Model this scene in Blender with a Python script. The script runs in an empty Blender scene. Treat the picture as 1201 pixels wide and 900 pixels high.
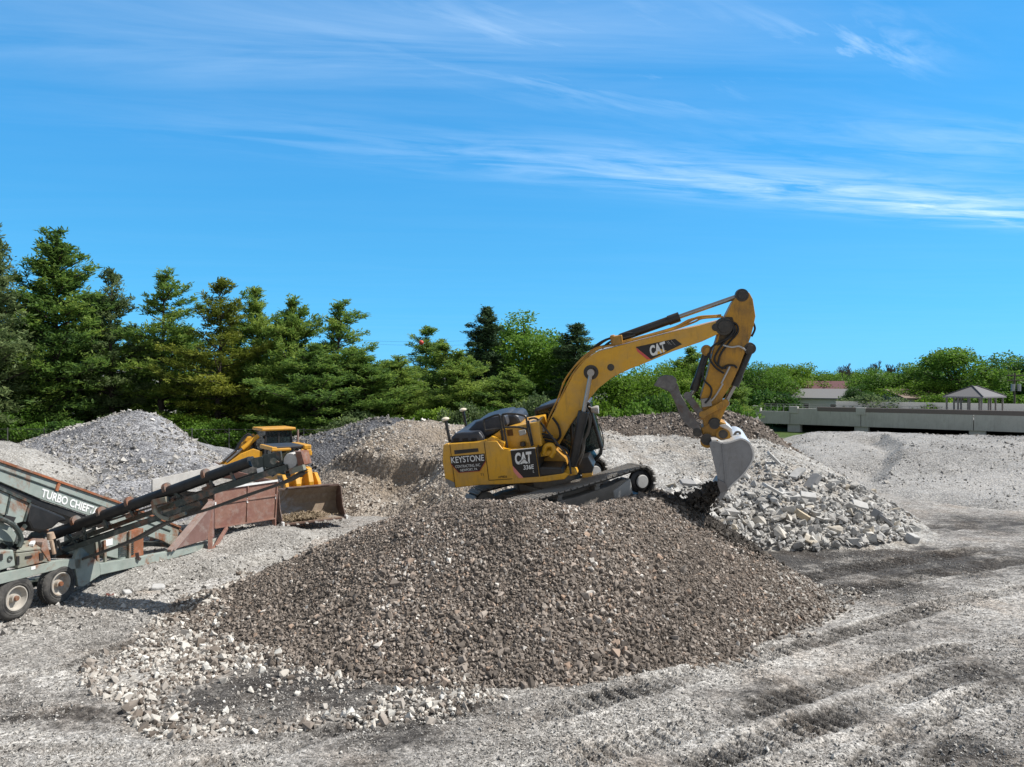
import bpy, bmesh, math, random
import numpy as np
from mathutils import Vector, Matrix

# ---------------------------------------------------------------- camera, sky, sun, exposure
scene = bpy.context.scene
COL = scene.collection
F, U0, V0, H = 833.0, 600.5, 450.0, 6.0          # focal length in photo pixels, image centre, drone height above the yard
cam_d = bpy.data.cameras.new('camera'); cam = bpy.data.objects.new('camera', cam_d); COL.objects.link(cam)
cam.location = (0, 0, H); cam.rotation_euler = (math.radians(90), 0, 0)
cam_d.sensor_width = 36; cam_d.lens = 36 * F / 1201; cam_d.clip_start = 0.1; cam_d.clip_end = 20000
scene.camera = cam

SUN_EL, SUN_AZ = math.radians(52), math.radians(86)   # azimuth from +Y (view direction) towards +X (right)
sd = Vector((math.cos(SUN_EL)*math.sin(SUN_AZ), math.cos(SUN_EL)*math.cos(SUN_AZ), math.sin(SUN_EL)))
sl = bpy.data.lights.new('sun', 'SUN'); sun = bpy.data.objects.new('sun', sl); COL.objects.link(sun)
sl.energy = 4.6; sl.angle = math.radians(0.55); sl.color = (1.0, 0.955, 0.89)
sun.rotation_euler = (-sd).to_track_quat('-Z', 'Y').to_euler(); sun.location = sd * 60

world = bpy.data.worlds.new('World'); scene.world = world; world.use_nodes = True
wt = world.node_tree; wt.nodes.clear()
def N(nt, t, ins=None, **kw):
    n = nt.nodes.new(t)
    for k, v in kw.items(): setattr(n, k, v)
    for k, v in (ins or {}).items():
        s = n.inputs[k]
        if isinstance(v, bpy.types.NodeSocket): nt.links.new(v, s)
        else: s.default_value = v
    return n
def M_(nt, op, a, b=0.0, c=0.0, clamp=False):
    n = N(nt, 'ShaderNodeMath', {0: a, 1: b, 2: c}, operation=op); n.use_clamp = clamp
    return n.outputs[0]
def mixc(nt, f, a, b, mode='MIX'):
    n = nt.nodes.new('ShaderNodeMix'); n.data_type = 'RGBA'; n.blend_type = mode; n.clamp_factor = True
    for i, v in ((0, f), (6, a), (7, b)):
        if isinstance(v, bpy.types.NodeSocket): nt.links.new(v, n.inputs[i])
        else: n.inputs[i].default_value = (v if i == 0 else (tuple(v) + (1,))[:4])
    return n.outputs[2]
def ramp(nt, f, stops, interp='LINEAR'):
    n = nt.nodes.new('ShaderNodeValToRGB'); cr = n.color_ramp; cr.interpolation = interp
    while len(cr.elements) < len(stops): cr.elements.new(0.5)
    for e, (p, c) in zip(cr.elements, stops):
        e.position = p; e.color = (c, c, c, 1) if isinstance(c, (int, float)) else (tuple(c) + (1,))[:4]
    nt.links.new(f, n.inputs[0]); return n.outputs[0]

sky = N(wt, 'ShaderNodeTexSky', sky_type='NISHITA'); sky.sun_disc = False
sky.sun_elevation = SUN_EL; sky.sun_rotation = SUN_AZ; sky.air_density = 1.0; sky.dust_density = 0.3; sky.ozone_density = 3.0
tc = N(wt, 'ShaderNodeTexCoord'); sep = N(wt, 'ShaderNodeSeparateXYZ', {0: tc.outputs['Generated']})
zz = M_(wt, 'MAXIMUM', sep.outputs[2], 0.03)
# clear air: the Nishita sky keeps its brightness, its low dusty band is turned to the clean azure of the day
bw = N(wt, 'ShaderNodeRGBToBW', {0: sky.outputs[0]}).outputs[0]; bw = M_(wt, 'MULTIPLY', M_(wt, 'POWER', M_(wt, 'DIVIDE', bw, 2.7), 0.5), 2.8)
lowt = ramp(wt, sep.outputs[2], [(0.0, (.36, 1.16, 1.86)), (0.10, (.26, 1.13, 2.02)), (0.30, (.20, 1.10, 2.38)), (0.5, (.19, 1.04, 2.42))])
azure = N(wt, 'ShaderNodeVectorMath', {0: lowt, 1: N(wt, 'ShaderNodeCombineXYZ', {0: bw, 1: bw, 2: bw}).outputs[0]}, operation='MULTIPLY').outputs[0]
# pale fill added to the unseen sky overhead and behind, making shade less blue
unseen_fill = N(wt, 'ShaderNodeVectorMath', {0: (1.12, 1.10, 1.08), 1: N(wt, 'ShaderNodeCombineXYZ', {0: bw, 1: bw, 2: bw}).outputs[0]}, operation='MULTIPLY').outputs[0]
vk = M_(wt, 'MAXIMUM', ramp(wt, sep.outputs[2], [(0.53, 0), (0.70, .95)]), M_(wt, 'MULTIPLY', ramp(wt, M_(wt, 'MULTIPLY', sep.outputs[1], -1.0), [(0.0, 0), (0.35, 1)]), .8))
skyb = mixc(wt, vk, azure, unseen_fill)
cx = M_(wt, 'DIVIDE', sep.outputs[0], zz); cy = M_(wt, 'DIVIDE', sep.outputs[1], zz)   # position on a flat cloud layer
def streak(ang, sx, sy, scale, detail, seed):
    a = math.radians(ang)
    px = M_(wt, 'MULTIPLY_ADD', cx, math.cos(a)*sx, M_(wt, 'MULTIPLY', cy, math.sin(a)*sx))
    py = M_(wt, 'MULTIPLY_ADD', cx, -math.sin(a)*sy, M_(wt, 'MULTIPLY', cy, math.cos(a)*sy))
    v = N(wt, 'ShaderNodeCombineXYZ', {0: px, 1: py, 2: seed})
    return N(wt, 'ShaderNodeTexNoise', {'Vector': v.outputs[0], 'Scale': scale, 'Detail': detail, 'Roughness': 0.62, 'Distortion': 0.5}).outputs[0]
def patch(x0, y0, ang, rx, ry):
    a = math.radians(ang); c, s = math.cos(a), math.sin(a)
    dx = M_(wt, 'SUBTRACT', cx, x0); dy = M_(wt, 'SUBTRACT', cy, y0)
    p = M_(wt, 'DIVIDE', M_(wt, 'MULTIPLY_ADD', dx, c, M_(wt, 'MULTIPLY', dy, s)), rx)
    q = M_(wt, 'DIVIDE', M_(wt, 'MULTIPLY_ADD', dx, -s, M_(wt, 'MULTIPLY', dy, c)), ry)
    return M_(wt, 'EXPONENT', M_(wt, 'MULTIPLY', M_(wt, 'ADD', M_(wt, 'MULTIPLY', p, p), M_(wt, 'MULTIPLY', q, q)), -1.0))
n1 = streak(14, 0.55, 2.4, 2.6, 9, 1.3); n2 = streak(32, 0.7, 3.2, 2.0, 6, 7.7); n3 = streak(5, 0.5, 2.2, 1.1, 8, 4.1)
f1 = ramp(wt, n1, [(0.38, 0), (0.80, 1)]); f2 = ramp(wt, n2, [(0.50, 0), (0.78, 1)]); f3 = ramp(wt, n3, [(0.40, 0), (0.80, 1)])
band = M_(wt, 'ADD', patch(1.3, 3.55, 17, 1.9, 0.30), M_(wt, 'MULTIPLY', patch(3.1, 4.25, 17, 1.5, 0.24), 1.5))
c1 = M_(wt, 'MULTIPLY', M_(wt, 'ADD', band, M_(wt, 'MULTIPLY', patch(2.2, 3.0, 10, 1.3, 0.3), 0.5)), f1)
c2 = M_(wt, 'MULTIPLY', M_(wt, 'ADD', patch(1.0, 2.12, 20, 0.28, 0.16), M_(wt, 'MULTIPLY', patch(0.3, 2.2, 25, 0.6, 0.3), 0.7)), f2)
c3 = M_(wt, 'MULTIPLY', M_(wt, 'ADD', patch(-0.7, 2.15, 8, 0.95, 0.28), M_(wt, 'MULTIPLY', patch(0.2, 1.9, 10, 1.0, 0.3), 0.7)), f3)
cl = M_(wt, 'ADD', M_(wt, 'MULTIPLY', c1, 0.56), M_(wt, 'ADD', M_(wt, 'MULTIPLY', c2, 0.6), M_(wt, 'MULTIPLY', c3, 0.28)), clamp=True)
cl = M_(wt, 'MINIMUM', M_(wt, 'ADD', cl, M_(wt, 'MULTIPLY', f3, 0.02)), 0.8)
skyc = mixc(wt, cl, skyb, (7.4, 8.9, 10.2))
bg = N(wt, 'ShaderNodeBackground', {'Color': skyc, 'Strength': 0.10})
wo = N(wt, 'ShaderNodeOutputWorld', {'Surface': bg.outputs[0]})
scene.view_settings.view_transform = 'Standard'; scene.view_settings.look = 'None'
scene.view_settings.exposure = 0.45; scene.view_settings.gamma = 1.0; scene.view_settings.use_curve_mapping = False
scene.cycles.max_bounces = 6; scene.cycles.diffuse_bounces = 3; scene.cycles.transparent_max_bounces = 8
# ---------------------------------------------------------------- helpers
rng = np.random.default_rng(5); R = random.Random(11)
def V(*a): return Vector(a)
def ray(u, v): return Vector(((u - U0)/F, 1.0, -(v - V0)/F))
def at(u, v, Y): r = ray(u, v); return Vector((r.x*Y, Y, H + r.z*Y))
def gnd(u, v, z=0.0):
    Y = (H - z)*F/(v - V0); return Vector(((u - U0)/F*Y, Y, z))
def on_plane(u, v, p, n):
    r = ray(u, v); o = Vector((0, 0, H)); t = (p - o).dot(n)/r.dot(n); return o + r*t

def tag(o, label=None, cat=None, group=None, kind=None):
    if label: o['label'] = label
    if cat: o['category'] = cat
    if group: o['group'] = group
    if kind: o['kind'] = kind
    return o
def thing(name, loc, label, cat, group=None, rotz=0.0):
    o = bpy.data.objects.new(name, None); o.location = loc; o.rotation_euler = (0, 0, rotz); o.empty_display_size = .3
    COL.objects.link(o); return tag(o, label, cat, group)
ROOTLOC = {}
def link_mesh(name, me, mat, parent=None, loc=None):
    o = bpy.data.objects.new(name, me); COL.objects.link(o)
    if mat and not me.materials: me.materials.append(mat)
    if parent: o.parent = parent
    if loc is not None: o.location = loc
    return o
def wloc(o):
    p = Vector((0, 0, 0))
    while o: p = p + o.location; o = o.parent
    return p
def np_mesh(name, verts, faces, smooth=False):
    """verts (n,3), faces (m,k) arrays"""
    me = bpy.data.meshes.new(name); verts = np.ascontiguousarray(verts, dtype=np.float32); faces = np.ascontiguousarray(faces, dtype=np.int32)
    m, k = faces.shape
    me.vertices.add(len(verts)); me.vertices.foreach_set('co', verts.ravel())
    me.loops.add(m*k); me.loops.foreach_set('vertex_index', faces.ravel())
    me.polygons.add(m); me.polygons.foreach_set('loop_start', np.arange(0, m*k, k, dtype=np.int32))
    me.polygons.foreach_set('use_smooth', np.full(m, smooth, dtype=bool))
    me.update(calc_edges=True); return me
def set_attr(me, name, vals):
    a = me.attributes.new(name, 'FLOAT', 'POINT'); a.data.foreach_set('value', np.ascontiguousarray(vals, dtype=np.float32))

class MB:
    """collects shapes given in world coordinates; build() links them as ONE mesh object"""
    def __init__(s): s.v = []; s.f = []; s.sm = []
    def add(s, vs, fs, smooth=False):
        b = len(s.v); s.v += [Vector(x) for x in vs]
        for f in fs: s.f.append([b + i for i in f]); s.sm.append(smooth)
        return s
    def prism(s, pts, vec, vec0=None):
        vec = Vector(vec); pts = [Vector(p) + (Vector(vec0) if vec0 else Vector()) for p in pts]; n = len(pts)
        nn = Vector()
        for i in range(n): nn += (pts[i] - pts[0]).cross(pts[(i+1) % n] - pts[0])
        if nn.dot(vec) > 0: pts = pts[::-1]
        fs = [list(range(n)), list(range(2*n - 1, n - 1, -1))]
        for i in range(n): j = (i+1) % n; fs.append([j, i, n + i, n + j])
        return s.add(pts + [p + vec for p in pts], fs)
    def box(s, c, ax, ay, az):
        """centre and three half-extent vectors"""
        c, ax, ay, az = Vector(c), Vector(ax), Vector(ay), Vector(az)
        if ax.cross(ay).dot(az) < 0: ax = -ax
        vs = [c + ax*i + ay*j + az*k for k in (-1, 1) for j in (-1, 1) for i in (-1, 1)]
        return s.add(vs, [[0, 2, 3, 1], [4, 5, 7, 6], [0, 1, 5, 4], [2, 6, 7, 3], [0, 4, 6, 2], [1, 3, 7, 5]])
    def abox(s, x0, x1, y0, y1, z0, z1):
        return s.box(((x0+x1)/2, (y0+y1)/2, (z0+z1)/2), (abs(x1-x0)/2, 0, 0), (0, abs(y1-y0)/2, 0), (0, 0, abs(z1-z0)/2))
    def bar(s, p0, p1, w, h, up=(0, 0, 1)):
        p0, p1 = Vector(p0), Vector(p1); d = p1 - p0; L = d.length; d = d/L; up = Vector(up)
        sd_ = d.cross(up)
        if sd_.length < 1e-4: sd_ = d.cross(Vector((1, 0, 0)))
        sd_.normalize(); up2 = sd_.cross(d)
        return s.box((p0+p1)/2, d*L/2, sd_*w/2, up2*h/2)
    def tube(s, pts, r, n=8, cap=True):
        pts = [Vector(p) for p in pts]; k = len(pts); rs = r if isinstance(r, (list, tuple)) else [r]*k
        d0 = (pts[1] - pts[0]).normalized(); u = d0.orthogonal().normalized(); vs = []
        for i, p in enumerate(pts):
            d = (pts[min(i+1, k-1)] - pts[max(i-1, 0)]).normalized()
            u = (u - d*u.dot(d)); u = u.normalized() if u.length > 1e-5 else d.orthogonal().normalized(); w = d.cross(u)
            for j in range(n): a = 2*math.pi*j/n; vs.append(p + (u*math.cos(a) + w*math.sin(a))*rs[i])
        fs = []
        for i in range(k-1):
            for j in range(n): fs.append([i*n+j, i*n+(j+1) % n, (i+1)*n+(j+1) % n, (i+1)*n+j])
        s.add(vs, fs, True)
        if cap: s.add(vs[:n], [list(range(n))[::-1]]); s.add(vs[-n:], [list(range(n))])
        return s
    def cyl(s, p0, p1, r0, r1=None, n=20): return s.tube([p0, p1], [r0, r0 if r1 is None else r1], n)
    def lathe(s, c, axis, prof, n=28):
        """prof: (along axis, radius) pairs"""
        c, a = Vector(c), Vector(axis).normalized(); u = a.orthogonal().normalized(); w = a.cross(u); vs = []
        for (t, r) in prof:
            for j in range(n): q = 2*math.pi*j/n; vs.append(c + a*t + (u*math.cos(q) + w*math.sin(q))*max(r, 1e-4))
        fs = []
        for i in range(len(prof)-1):
            for j in range(n): fs.append([i*n+j, i*n+(j+1) % n, (i+1)*n+(j+1) % n, (i+1)*n+j])
        return s.add(vs, fs, True)
    def sphere(s, c, r, n=12, sc=(1, 1, 1)):
        vs = []; fs = []; m = n//2
        for i in range(m+1):
            t = math.pi*i/m
            for j in range(n): q = 2*math.pi*j/n; vs.append(Vector(c) + Vector((r*sc[0]*math.sin(t)*math.cos(q), r*sc[1]*math.sin(t)*math.sin(q), r*sc[2]*math.cos(t))))
        for i in range(m):
            for j in range(n): fs.append([i*n+j, (i+1)*n+j, (i+1)*n+(j+1) % n, i*n+(j+1) % n])
        return s.add(vs, fs, True)
    def build(s, name, mat, parent=None, bevel=0.0, loc=None, label=None):
        o0 = wloc(parent) if parent else (Vector(loc) if loc is not None else Vector())
        me = bpy.data.meshes.new(name); me.from_pydata([tuple(v - o0) for v in s.v], [], s.f)
        me.polygons.foreach_set('use_smooth', s.sm); me.update()
        if any(s.sm): me.set_sharp_from_angle(angle=math.radians(38))
        o = link_mesh(name, me, mat, parent, loc=None if parent else o0)
        if bevel:
            b = o.modifiers.new('bevel', 'BEVEL'); b.width = bevel; b.segments = 2; b.limit_method = 'ANGLE'; b.angle_limit = math.radians(40)
        if label: o['label'] = label
        return o

def lettering(name, body, p0, p1, height, up, nrm, mat, parent, bold=0.0, shear=0.0, serif=False):
    """flat letters from baseline start p0 to baseline end p1, stretched to that length and cap height, standing 4 mm off the surface"""
    cu = bpy.data.curves.new(name, 'FONT'); cu.body = body; cu.size = 1; cu.offset = bold; cu.shear = shear; cu.extrude = 0.0
    tmp = bpy.data.objects.new('letters_source', cu); COL.objects.link(tmp); bpy.context.view_layer.update()
    me = bpy.data.meshes.new_from_object(tmp.evaluated_get(bpy.context.evaluated_depsgraph_get())); bpy.data.objects.remove(tmp); bpy.data.curves.remove(cu)
    co = np.empty(len(me.vertices)*3, np.float32); me.vertices.foreach_get('co', co); co = co.reshape(-1, 3)
    x0, x1 = co[:, 0].min(), co[:, 0].max(); y1 = 0.69
    p0, p1, up, nrm = Vector(p0), Vector(p1), Vector(up).normalized(), Vector(nrm).normalized(); o0 = wloc(parent)
    dx = (p1 - p0); out = np.empty_like(co)
    for i in range(3):
        out[:, i] = p0[i] - o0[i] + (co[:, 0]-x0)/(x1-x0)*dx[i] + co[:, 1]/y1*height*up[i] + nrm[i]*0.006
    me.vertices.foreach_set('co', out.ravel()); me.update()
    return link_mesh(name, me, mat, parent)

# ---- value noise on arrays
def _hash(ix, iy, s):
    h = (ix.astype(np.int64)*374761393 + iy.astype(np.int64)*668265263 + s*1442695041) & 0xffffffff
    h = ((h ^ (h >> 13))*1274126177) & 0xffffffff; h = h ^ (h >> 16)
    return (h & 0xffff)/65535.0
def vnoise(x, y, s=0):
    ix, iy = np.floor(x), np.floor(y); fx, fy = x-ix, y-iy; fx = fx*fx*(3-2*fx); fy = fy*fy*(3-2*fy)
    a, b, c, d = _hash(ix, iy, s), _hash(ix+1, iy, s), _hash(ix, iy+1, s), _hash(ix+1, iy+1, s)
    return (a*(1-fx)+b*fx)*(1-fy) + (c*(1-fx)+d*fx)*fy
def fbm(x, y, o=4, s=0):
    t = np.zeros_like(x); a = .5
    for i in range(o): t += a*vnoise(x, y, s+i*17); x = x*2.03+5.1; y = y*2.03+1.7; a *= .5
    return t/(1-.5**o) - .5
def tps(pts):
    """thin-plate spline surface through (x,y,z) points"""
    P = np.array([[p[0], p[1], p[2]] for p in pts]); n = len(P)
    def U(r2): return .5*r2*np.log(r2+1e-9)
    d2 = ((P[:, None, :2]-P[None, :, :2])**2).sum(-1)
    A = np.zeros((n+3, n+3)); A[:n, :n] = U(d2) + np.eye(n)*.02; A[:n, n] = 1; A[:n, n+1:] = P[:, :2]; A[n, :n] = 1; A[n+1:, :n] = P[:, :2].T
    w = np.linalg.solve(A, np.r_[P[:, 2], 0, 0, 0])
    def f(x, y):
        sh = x.shape; x = x.ravel(); y = y.ravel(); out = np.empty(len(x))
        for i in range(0, len(x), 20000):
            xs, ys = x[i:i+20000], y[i:i+20000]
            r2 = (xs[:, None]-P[:, 0])**2 + (ys[:, None]-P[:, 1])**2
            out[i:i+20000] = U(r2)@w[:n] + w[n] + w[n+1]*xs + w[n+2]*ys
        return out.reshape(sh)
    return f
def inpoly(x, y, poly):
    ins = np.zeros(x.shape, bool); n = len(poly)
    for i in range(n):
        x0, y0 = poly[i][0], poly[i][1]; x1, y1 = poly[(i+1) % n][0], poly[(i+1) % n][1]
        c = ((y0 > y) != (y1 > y)) & (x < (x1-x0)*(y-y0)/((y1-y0) + 1e-12) + x0); ins ^= c
    return ins

# ---------------------------------------------------------------- materials
def new_mat(name):
    m = bpy.data.materials.new(name); m.use_nodes = True; nt = m.node_tree
    return m, nt, nt.nodes['Principled BSDF']
def noise(nt, vec, scale, detail=4, rough=.55, dist=0.0):
    return N(nt, 'ShaderNodeTexNoise', {'Vector': vec, 'Scale': scale, 'Detail': detail, 'Roughness': rough, 'Distortion': dist}).outputs[0]
def pos(nt): return N(nt, 'ShaderNodeNewGeometry').outputs['Position']
def bump(nt, h, strength, dist): return N(nt, 'ShaderNodeBump', {'Height': h, 'Strength': strength, 'Distance': dist}).outputs[0]
def paint(name, col, col2=None, rough=.45, metal=0.0, dirt=.3, dirtcol=(.16, .14, .115), scale=1.3, low=.48, coat=0.0, fine=9.0, streak=0.0, streakcol=(.10, .07, .04)):
    """painted or bare metal with uneven dust, grime and small chips"""
    m, nt, b = new_mat(name); p = pos(nt)
    n1 = noise(nt, p, scale, 6, .65, .4); n2 = noise(nt, p, fine, 5, .7)
    c = mixc(nt, ramp(nt, n2, [(.3, 0), (.75, 1)]), col, col2 or tuple(x*.82 for x in col))
    d = M_(nt, 'MULTIPLY', ramp(nt, n1, [(low-.06, 0), (low+.22, 1)]), dirt)
    c = mixc(nt, d, c, dirtcol)
    if streak:   # runs of grime and small scrapes
        mp = N(nt, 'ShaderNodeMapping', {'Vector': p, 'Scale': (7.0, 7.0, .7)}); s1 = noise(nt, mp.outputs[0], 1.0, 6, .7)
        c = mixc(nt, M_(nt, 'MULTIPLY', ramp(nt, s1, [(.52, 0), (.70, 1)]), streak), c, streakcol)
        c = mixc(nt, M_(nt, 'MULTIPLY', ramp(nt, noise(nt, p, 26, 7, .8, 1.2), [(.60, 0), (.66, 1)]), streak*1.2), c, tuple(x*.35 for x in streakcol))
    nt.links.new(c, b.inputs['Base Color']); b.inputs['Metallic'].default_value = metal
    r = M_(nt, 'ADD', M_(nt, 'MULTIPLY', n2, .25), rough-.12, clamp=True); nt.links.new(r, b.inputs['Roughness'])
    b.inputs['Coat Weight'].default_value = coat
    nt.links.new(bump(nt, n2, .15, .01), b.inputs['Normal']); return m
def flat(name, col, rough=.6, metal=0.0):
    m, nt, b = new_mat(name); n2 = noise(nt, pos(nt), 14, 3)
    nt.links.new(mixc(nt, n2, tuple(x*.85 for x in col), tuple(min(1, x*1.12) for x in col)), b.inputs['Base Color'])
    b.inputs['Roughness'].default_value = rough; b.inputs['Metallic'].default_value = metal; return m
def rusty(name, col, amount, rustcol=(.16, .055, .025), rust2=(.26, .11, .05), rough=.7):
    m, nt, b = new_mat(name); p = pos(nt)
    n1 = noise(nt, p, .9, 8, .68, .6); n2 = noise(nt, p, 7, 6, .7); n3 = noise(nt, p, 2.2, 5, .6)
    rc = mixc(nt, n2, rustcol, rust2)
    c = mixc(nt, ramp(nt, n3, [(.35, 0), (.7, 1)]), col, tuple(x*.74 for x in col))
    k = ramp(nt, M_(nt, 'MULTIPLY_ADD', n2, .22, n1), [(.84-amount-.05, 0), (.84-amount+.07, 1)])
    c = mixc(nt, k, c, rc); dust = ramp(nt, noise(nt, p, 3.4, 7, .7, .3), [(.5, 0), (.8, .55)])
    c = mixc(nt, dust, c, (.36, .34, .31)); nt.links.new(c, b.inputs['Base Color'])
    b.inputs['Roughness'].default_value = rough; nt.links.new(bump(nt, n2, .3, .012), b.inputs['Normal']); return m
def gravel(name, dark, mid, light, cell=9.0, strength=.8, patch_scale=.35, light_amt=.5, fine=40.0, extra=None):
    """loose crushed stone: cells the size of the stones, each its own tone, with larger damp and dusty patches"""
    m, nt, b = new_mat(name); p = pos(nt)
    vo = N(nt, 'ShaderNodeTexVoronoi', {'Vector': p, 'Scale': cell, 'Randomness': 1.0})
    tone = N(nt, 'ShaderNodeSeparateColor', {0: vo.outputs['Color']}).outputs[0]
    v2 = N(nt, 'ShaderNodeTexVoronoi', {'Vector': p, 'Scale': cell*2.7})
    t2 = N(nt, 'ShaderNodeSeparateColor', {0: v2.outputs['Color']}).outputs[1]
    big = noise(nt, p, patch_scale, 5, .6, .5); fn = noise(nt, p, fine, 3)
    t = M_(nt, 'ADD', M_(nt, 'MULTIPLY', tone, .40), M_(nt, 'ADD', M_(nt, 'MULTIPLY', t2, .25), M_(nt, 'MULTIPLY', M_(nt, 'SUBTRACT', big, .5), 1.0)))
    c = ramp(nt, t, [(.02, dark), (.30, mid), (.30 + .5*(1-light_amt) + .1, light)])
    c = mixc(nt, M_(nt, 'MULTIPLY', fn, .35), c, tuple(x*.6 for x in mid))
    if extra: c = extra(nt, p, c)
    nt.links.new(c, b.inputs['Base Color']); b.inputs['Roughness'].default_value = .92; b.inputs['Specular IOR Level'].default_value = .2
    hh = M_(nt, 'ADD', M_(nt, 'MULTIPLY', vo.outputs['Distance'], -.9), M_(nt, 'ADD', M_(nt, 'MULTIPLY', v2.outputs['Distance'], -.35), M_(nt, 'MULTIPLY', tone, .5)))
    nt.links.new(bump(nt, hh, strength, .9/cell), b.inputs['Normal']); return m
def stones_mat(name, stops, rough=.9):
    m, nt, b = new_mat(name); a = N(nt, 'ShaderNodeAttribute', attribute_name='tone')
    c = ramp(nt, a.outputs['Fac'], stops); n1 = noise(nt, pos(nt), 30, 3)
    nt.links.new(mixc(nt, M_(nt, 'MULTIPLY', n1, .5), c, (.12, .11, .1), 'MULTIPLY') if False else mixc(nt, M_(nt, 'MULTIPLY', n1, .3), c, (.2, .185, .165)), b.inputs['Base Color'])
    b.inputs['Roughness'].default_value = rough; b.inputs['Specular IOR Level'].default_value = .2; return m
def leaf_mat(name, c0, c1, c2, trans=.35):
    m, nt, b = new_mat(name); p = pos(nt); oi = N(nt, 'ShaderNodeObjectInfo').outputs['Random']
    n1 = noise(nt, p, .55, 3); a = N(nt, 'ShaderNodeAttribute', attribute_name='tone').outputs['Fac']
    t = M_(nt, 'ADD', M_(nt, 'MULTIPLY', a, .62), M_(nt, 'ADD', M_(nt, 'MULTIPLY', n1, .5), M_(nt, 'MULTIPLY', oi, .18)))
    c = ramp(nt, t, [(.30, c0), (.62, c1), (.95, c2)])
    nt.links.new(c, b.inputs['Base Color']); b.inputs['Roughness'].default_value = .6; b.inputs['Specular IOR Level'].default_value = .25
    tr = N(nt, 'ShaderNodeBsdfTranslucent', {'Color': c}); mx = N(nt, 'ShaderNodeMixShader', {0: trans, 1: b.outputs[0], 2: tr.outputs[0]})
    nt.links.new(mx.outputs[0], nt.nodes['Material Output'].inputs['Surface']); return m
def glass_mat(name, col=(.02, .03, .035), t=.45):
    m, nt, b = new_mat(name); b.inputs['Base Color'].default_value = col + (1,); b.inputs['Roughness'].default_value = .06
    b.inputs['Specular IOR Level'].default_value = .7
    tr = N(nt, 'ShaderNodeBsdfTransparent', {'Color': (.55, .68, .66, 1)}); mx = N(nt, 'ShaderNodeMixShader', {0: t, 1: b.outputs[0], 2: tr.outputs[0]})
    nt.links.new(mx.outputs[0], nt.nodes['Material Output'].inputs['Surface']); return m
def striped(name, colA, colB, scale, axis=2):
    m, nt, b = new_mat(name); s = N(nt, 'ShaderNodeSeparateXYZ', {0: pos(nt)}).outputs[axis]
    f = M_(nt, 'FRACT', M_(nt, 'MULTIPLY', s, scale)); k = ramp(nt, f, [(.0, 0), (.12, 1)]); n1 = noise(nt, pos(nt), 2.5, 5)
    nt.links.new(mixc(nt, M_(nt, 'MULTIPLY', n1, .4), mixc(nt, k, colA, colB), tuple(x*.6 for x in colB)), b.inputs['Base Color'])
    nt.links.new(bump(nt, k, .5, .02), b.inputs['Normal']); b.inputs['Roughness'].default_value = .75; return m
# ---------------------------------------------------------------- the yard: one ground sheet out to the horizon
def px_of(x, y, z=0.0): return U0 + F*x/y, V0 + F*(H - z)/y
TRACKS = [  # wheel and crawler marks pressed into the yard: (path, half width, cleat pitch, depth)
    ([(640, 838), (760, 808), (880, 772), (1000, 742), (1120, 705), (1210, 690)], .34, .30, .06),
    ([(640, 905), (780, 862), (900, 826), (1010, 790), (1110, 765), (1210, 752)], .36, .30, .062),
    ([(800, 905), (900, 868), (1010, 828), (1110, 797), (1210, 780)], .36, .30, .065),
    ([(1000, 905), (1060, 860), (1120, 828), (1210, 800)], .3, .28, .07),
    ([(800, 735), (900, 712), (1010, 690), (1120, 668), (1210, 655)], .5, .3, .05),
    ([(880, 690), (1000, 668), (1110, 650), (1210, 642)], .5, .3, .05),
    ([(1000, 640), (1100, 620), (1210, 612)], .55, .3, .05),
    ([(1090, 905), (1104, 860), (1112, 830)], .22, .2, .06),
    ([(-10, 882), (80, 878), (180, 884), (330, 905)], .22, .14, .03),
    ([(-10, 800), (60, 788), (140, 760), (230, 735)], .25, .2, .025),
    ([(-10, 846), (90, 836), (200, 850), (330, 862), (480, 850), (620, 822)], .26, .2, .025),
    ([(200, 905), (330, 880), (430, 846), (560, 826)], .24, .18, .035),
]
BLOBS = [  # damp dark patches (-) and dusty pale ones (+): u, v, ru, rv, amount
    (985, 668, 150, 17, -.75), (1090, 650, 120, 14, -.6), (930, 652, 70, 10, -.75), (1040, 690, 90, 12, -.35), (1130, 615, 90, 10, -.5),
    (300, 822, 110, 20, -.45), (440, 812, 100, 20, -.55), (470, 868, 80, 26, -.45), (570, 846, 70, 22, -.45), (745, 815, 120, 10, -.45), (360, 800, 90, 20, -.4),
    (985, 752, 110, 14, -.5), (1160, 790, 70, 16, -.7), (60, 836, 120, 20, -.4), (140, 758, 90, 16, -.3), (970, 840, 130, 10, -.45), (840, 888, 60, 14, -.6),
    (1120, 880, 40, 30, -.6), (1180, 870, 30, 30, -.6), (930, 810, 60, 20, -.55), (30, 790, 60, 10, .2), (1190, 665, 80, 12, -.2),
    (700, 845, 90, 28, .35), (790, 870, 90, 22, .3), (850, 770, 160, 20, .32), (60, 800, 110, 12, .3), (1050, 722, 130, 12, .25), (190, 885, 140, 9, .4), (80, 862, 120, 7, .35),
    (480, 885, 60, 12, .25), (1130, 745, 70, 12, .25), (1080, 830, 80, 14, .3), (1140, 640, 60, 6, .25), (60, 745, 90, 18, .3), (230, 690, 60, 30, .25), (340, 640, 90, 25, .3), (1150, 700, 60, 10, .3),
    (990, 612, 60, 8, .2), (950, 880, 90, 16, .25), (150, 705, 60, 8, .1), (320, 884, 140, 10, .15)]
def axis_grid(lo, hi, step, far_lo, far_hi, g=1.16):
    c = np.arange(lo, hi + 1e-6, step).tolist(); d = step; x = hi
    while x < far_hi: d *= g; x += d; c.append(min(x, far_hi))
    d = step; x = lo; pre = []
    while x > far_lo: d *= g; x -= d; pre.append(max(x, far_lo))
    return np.array(pre[::-1] + c)
gx = axis_grid(-14.5, 15.5, .065, -6000, 6000); gy = axis_grid(10.2, 27, .055, -300, 9000)
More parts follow.
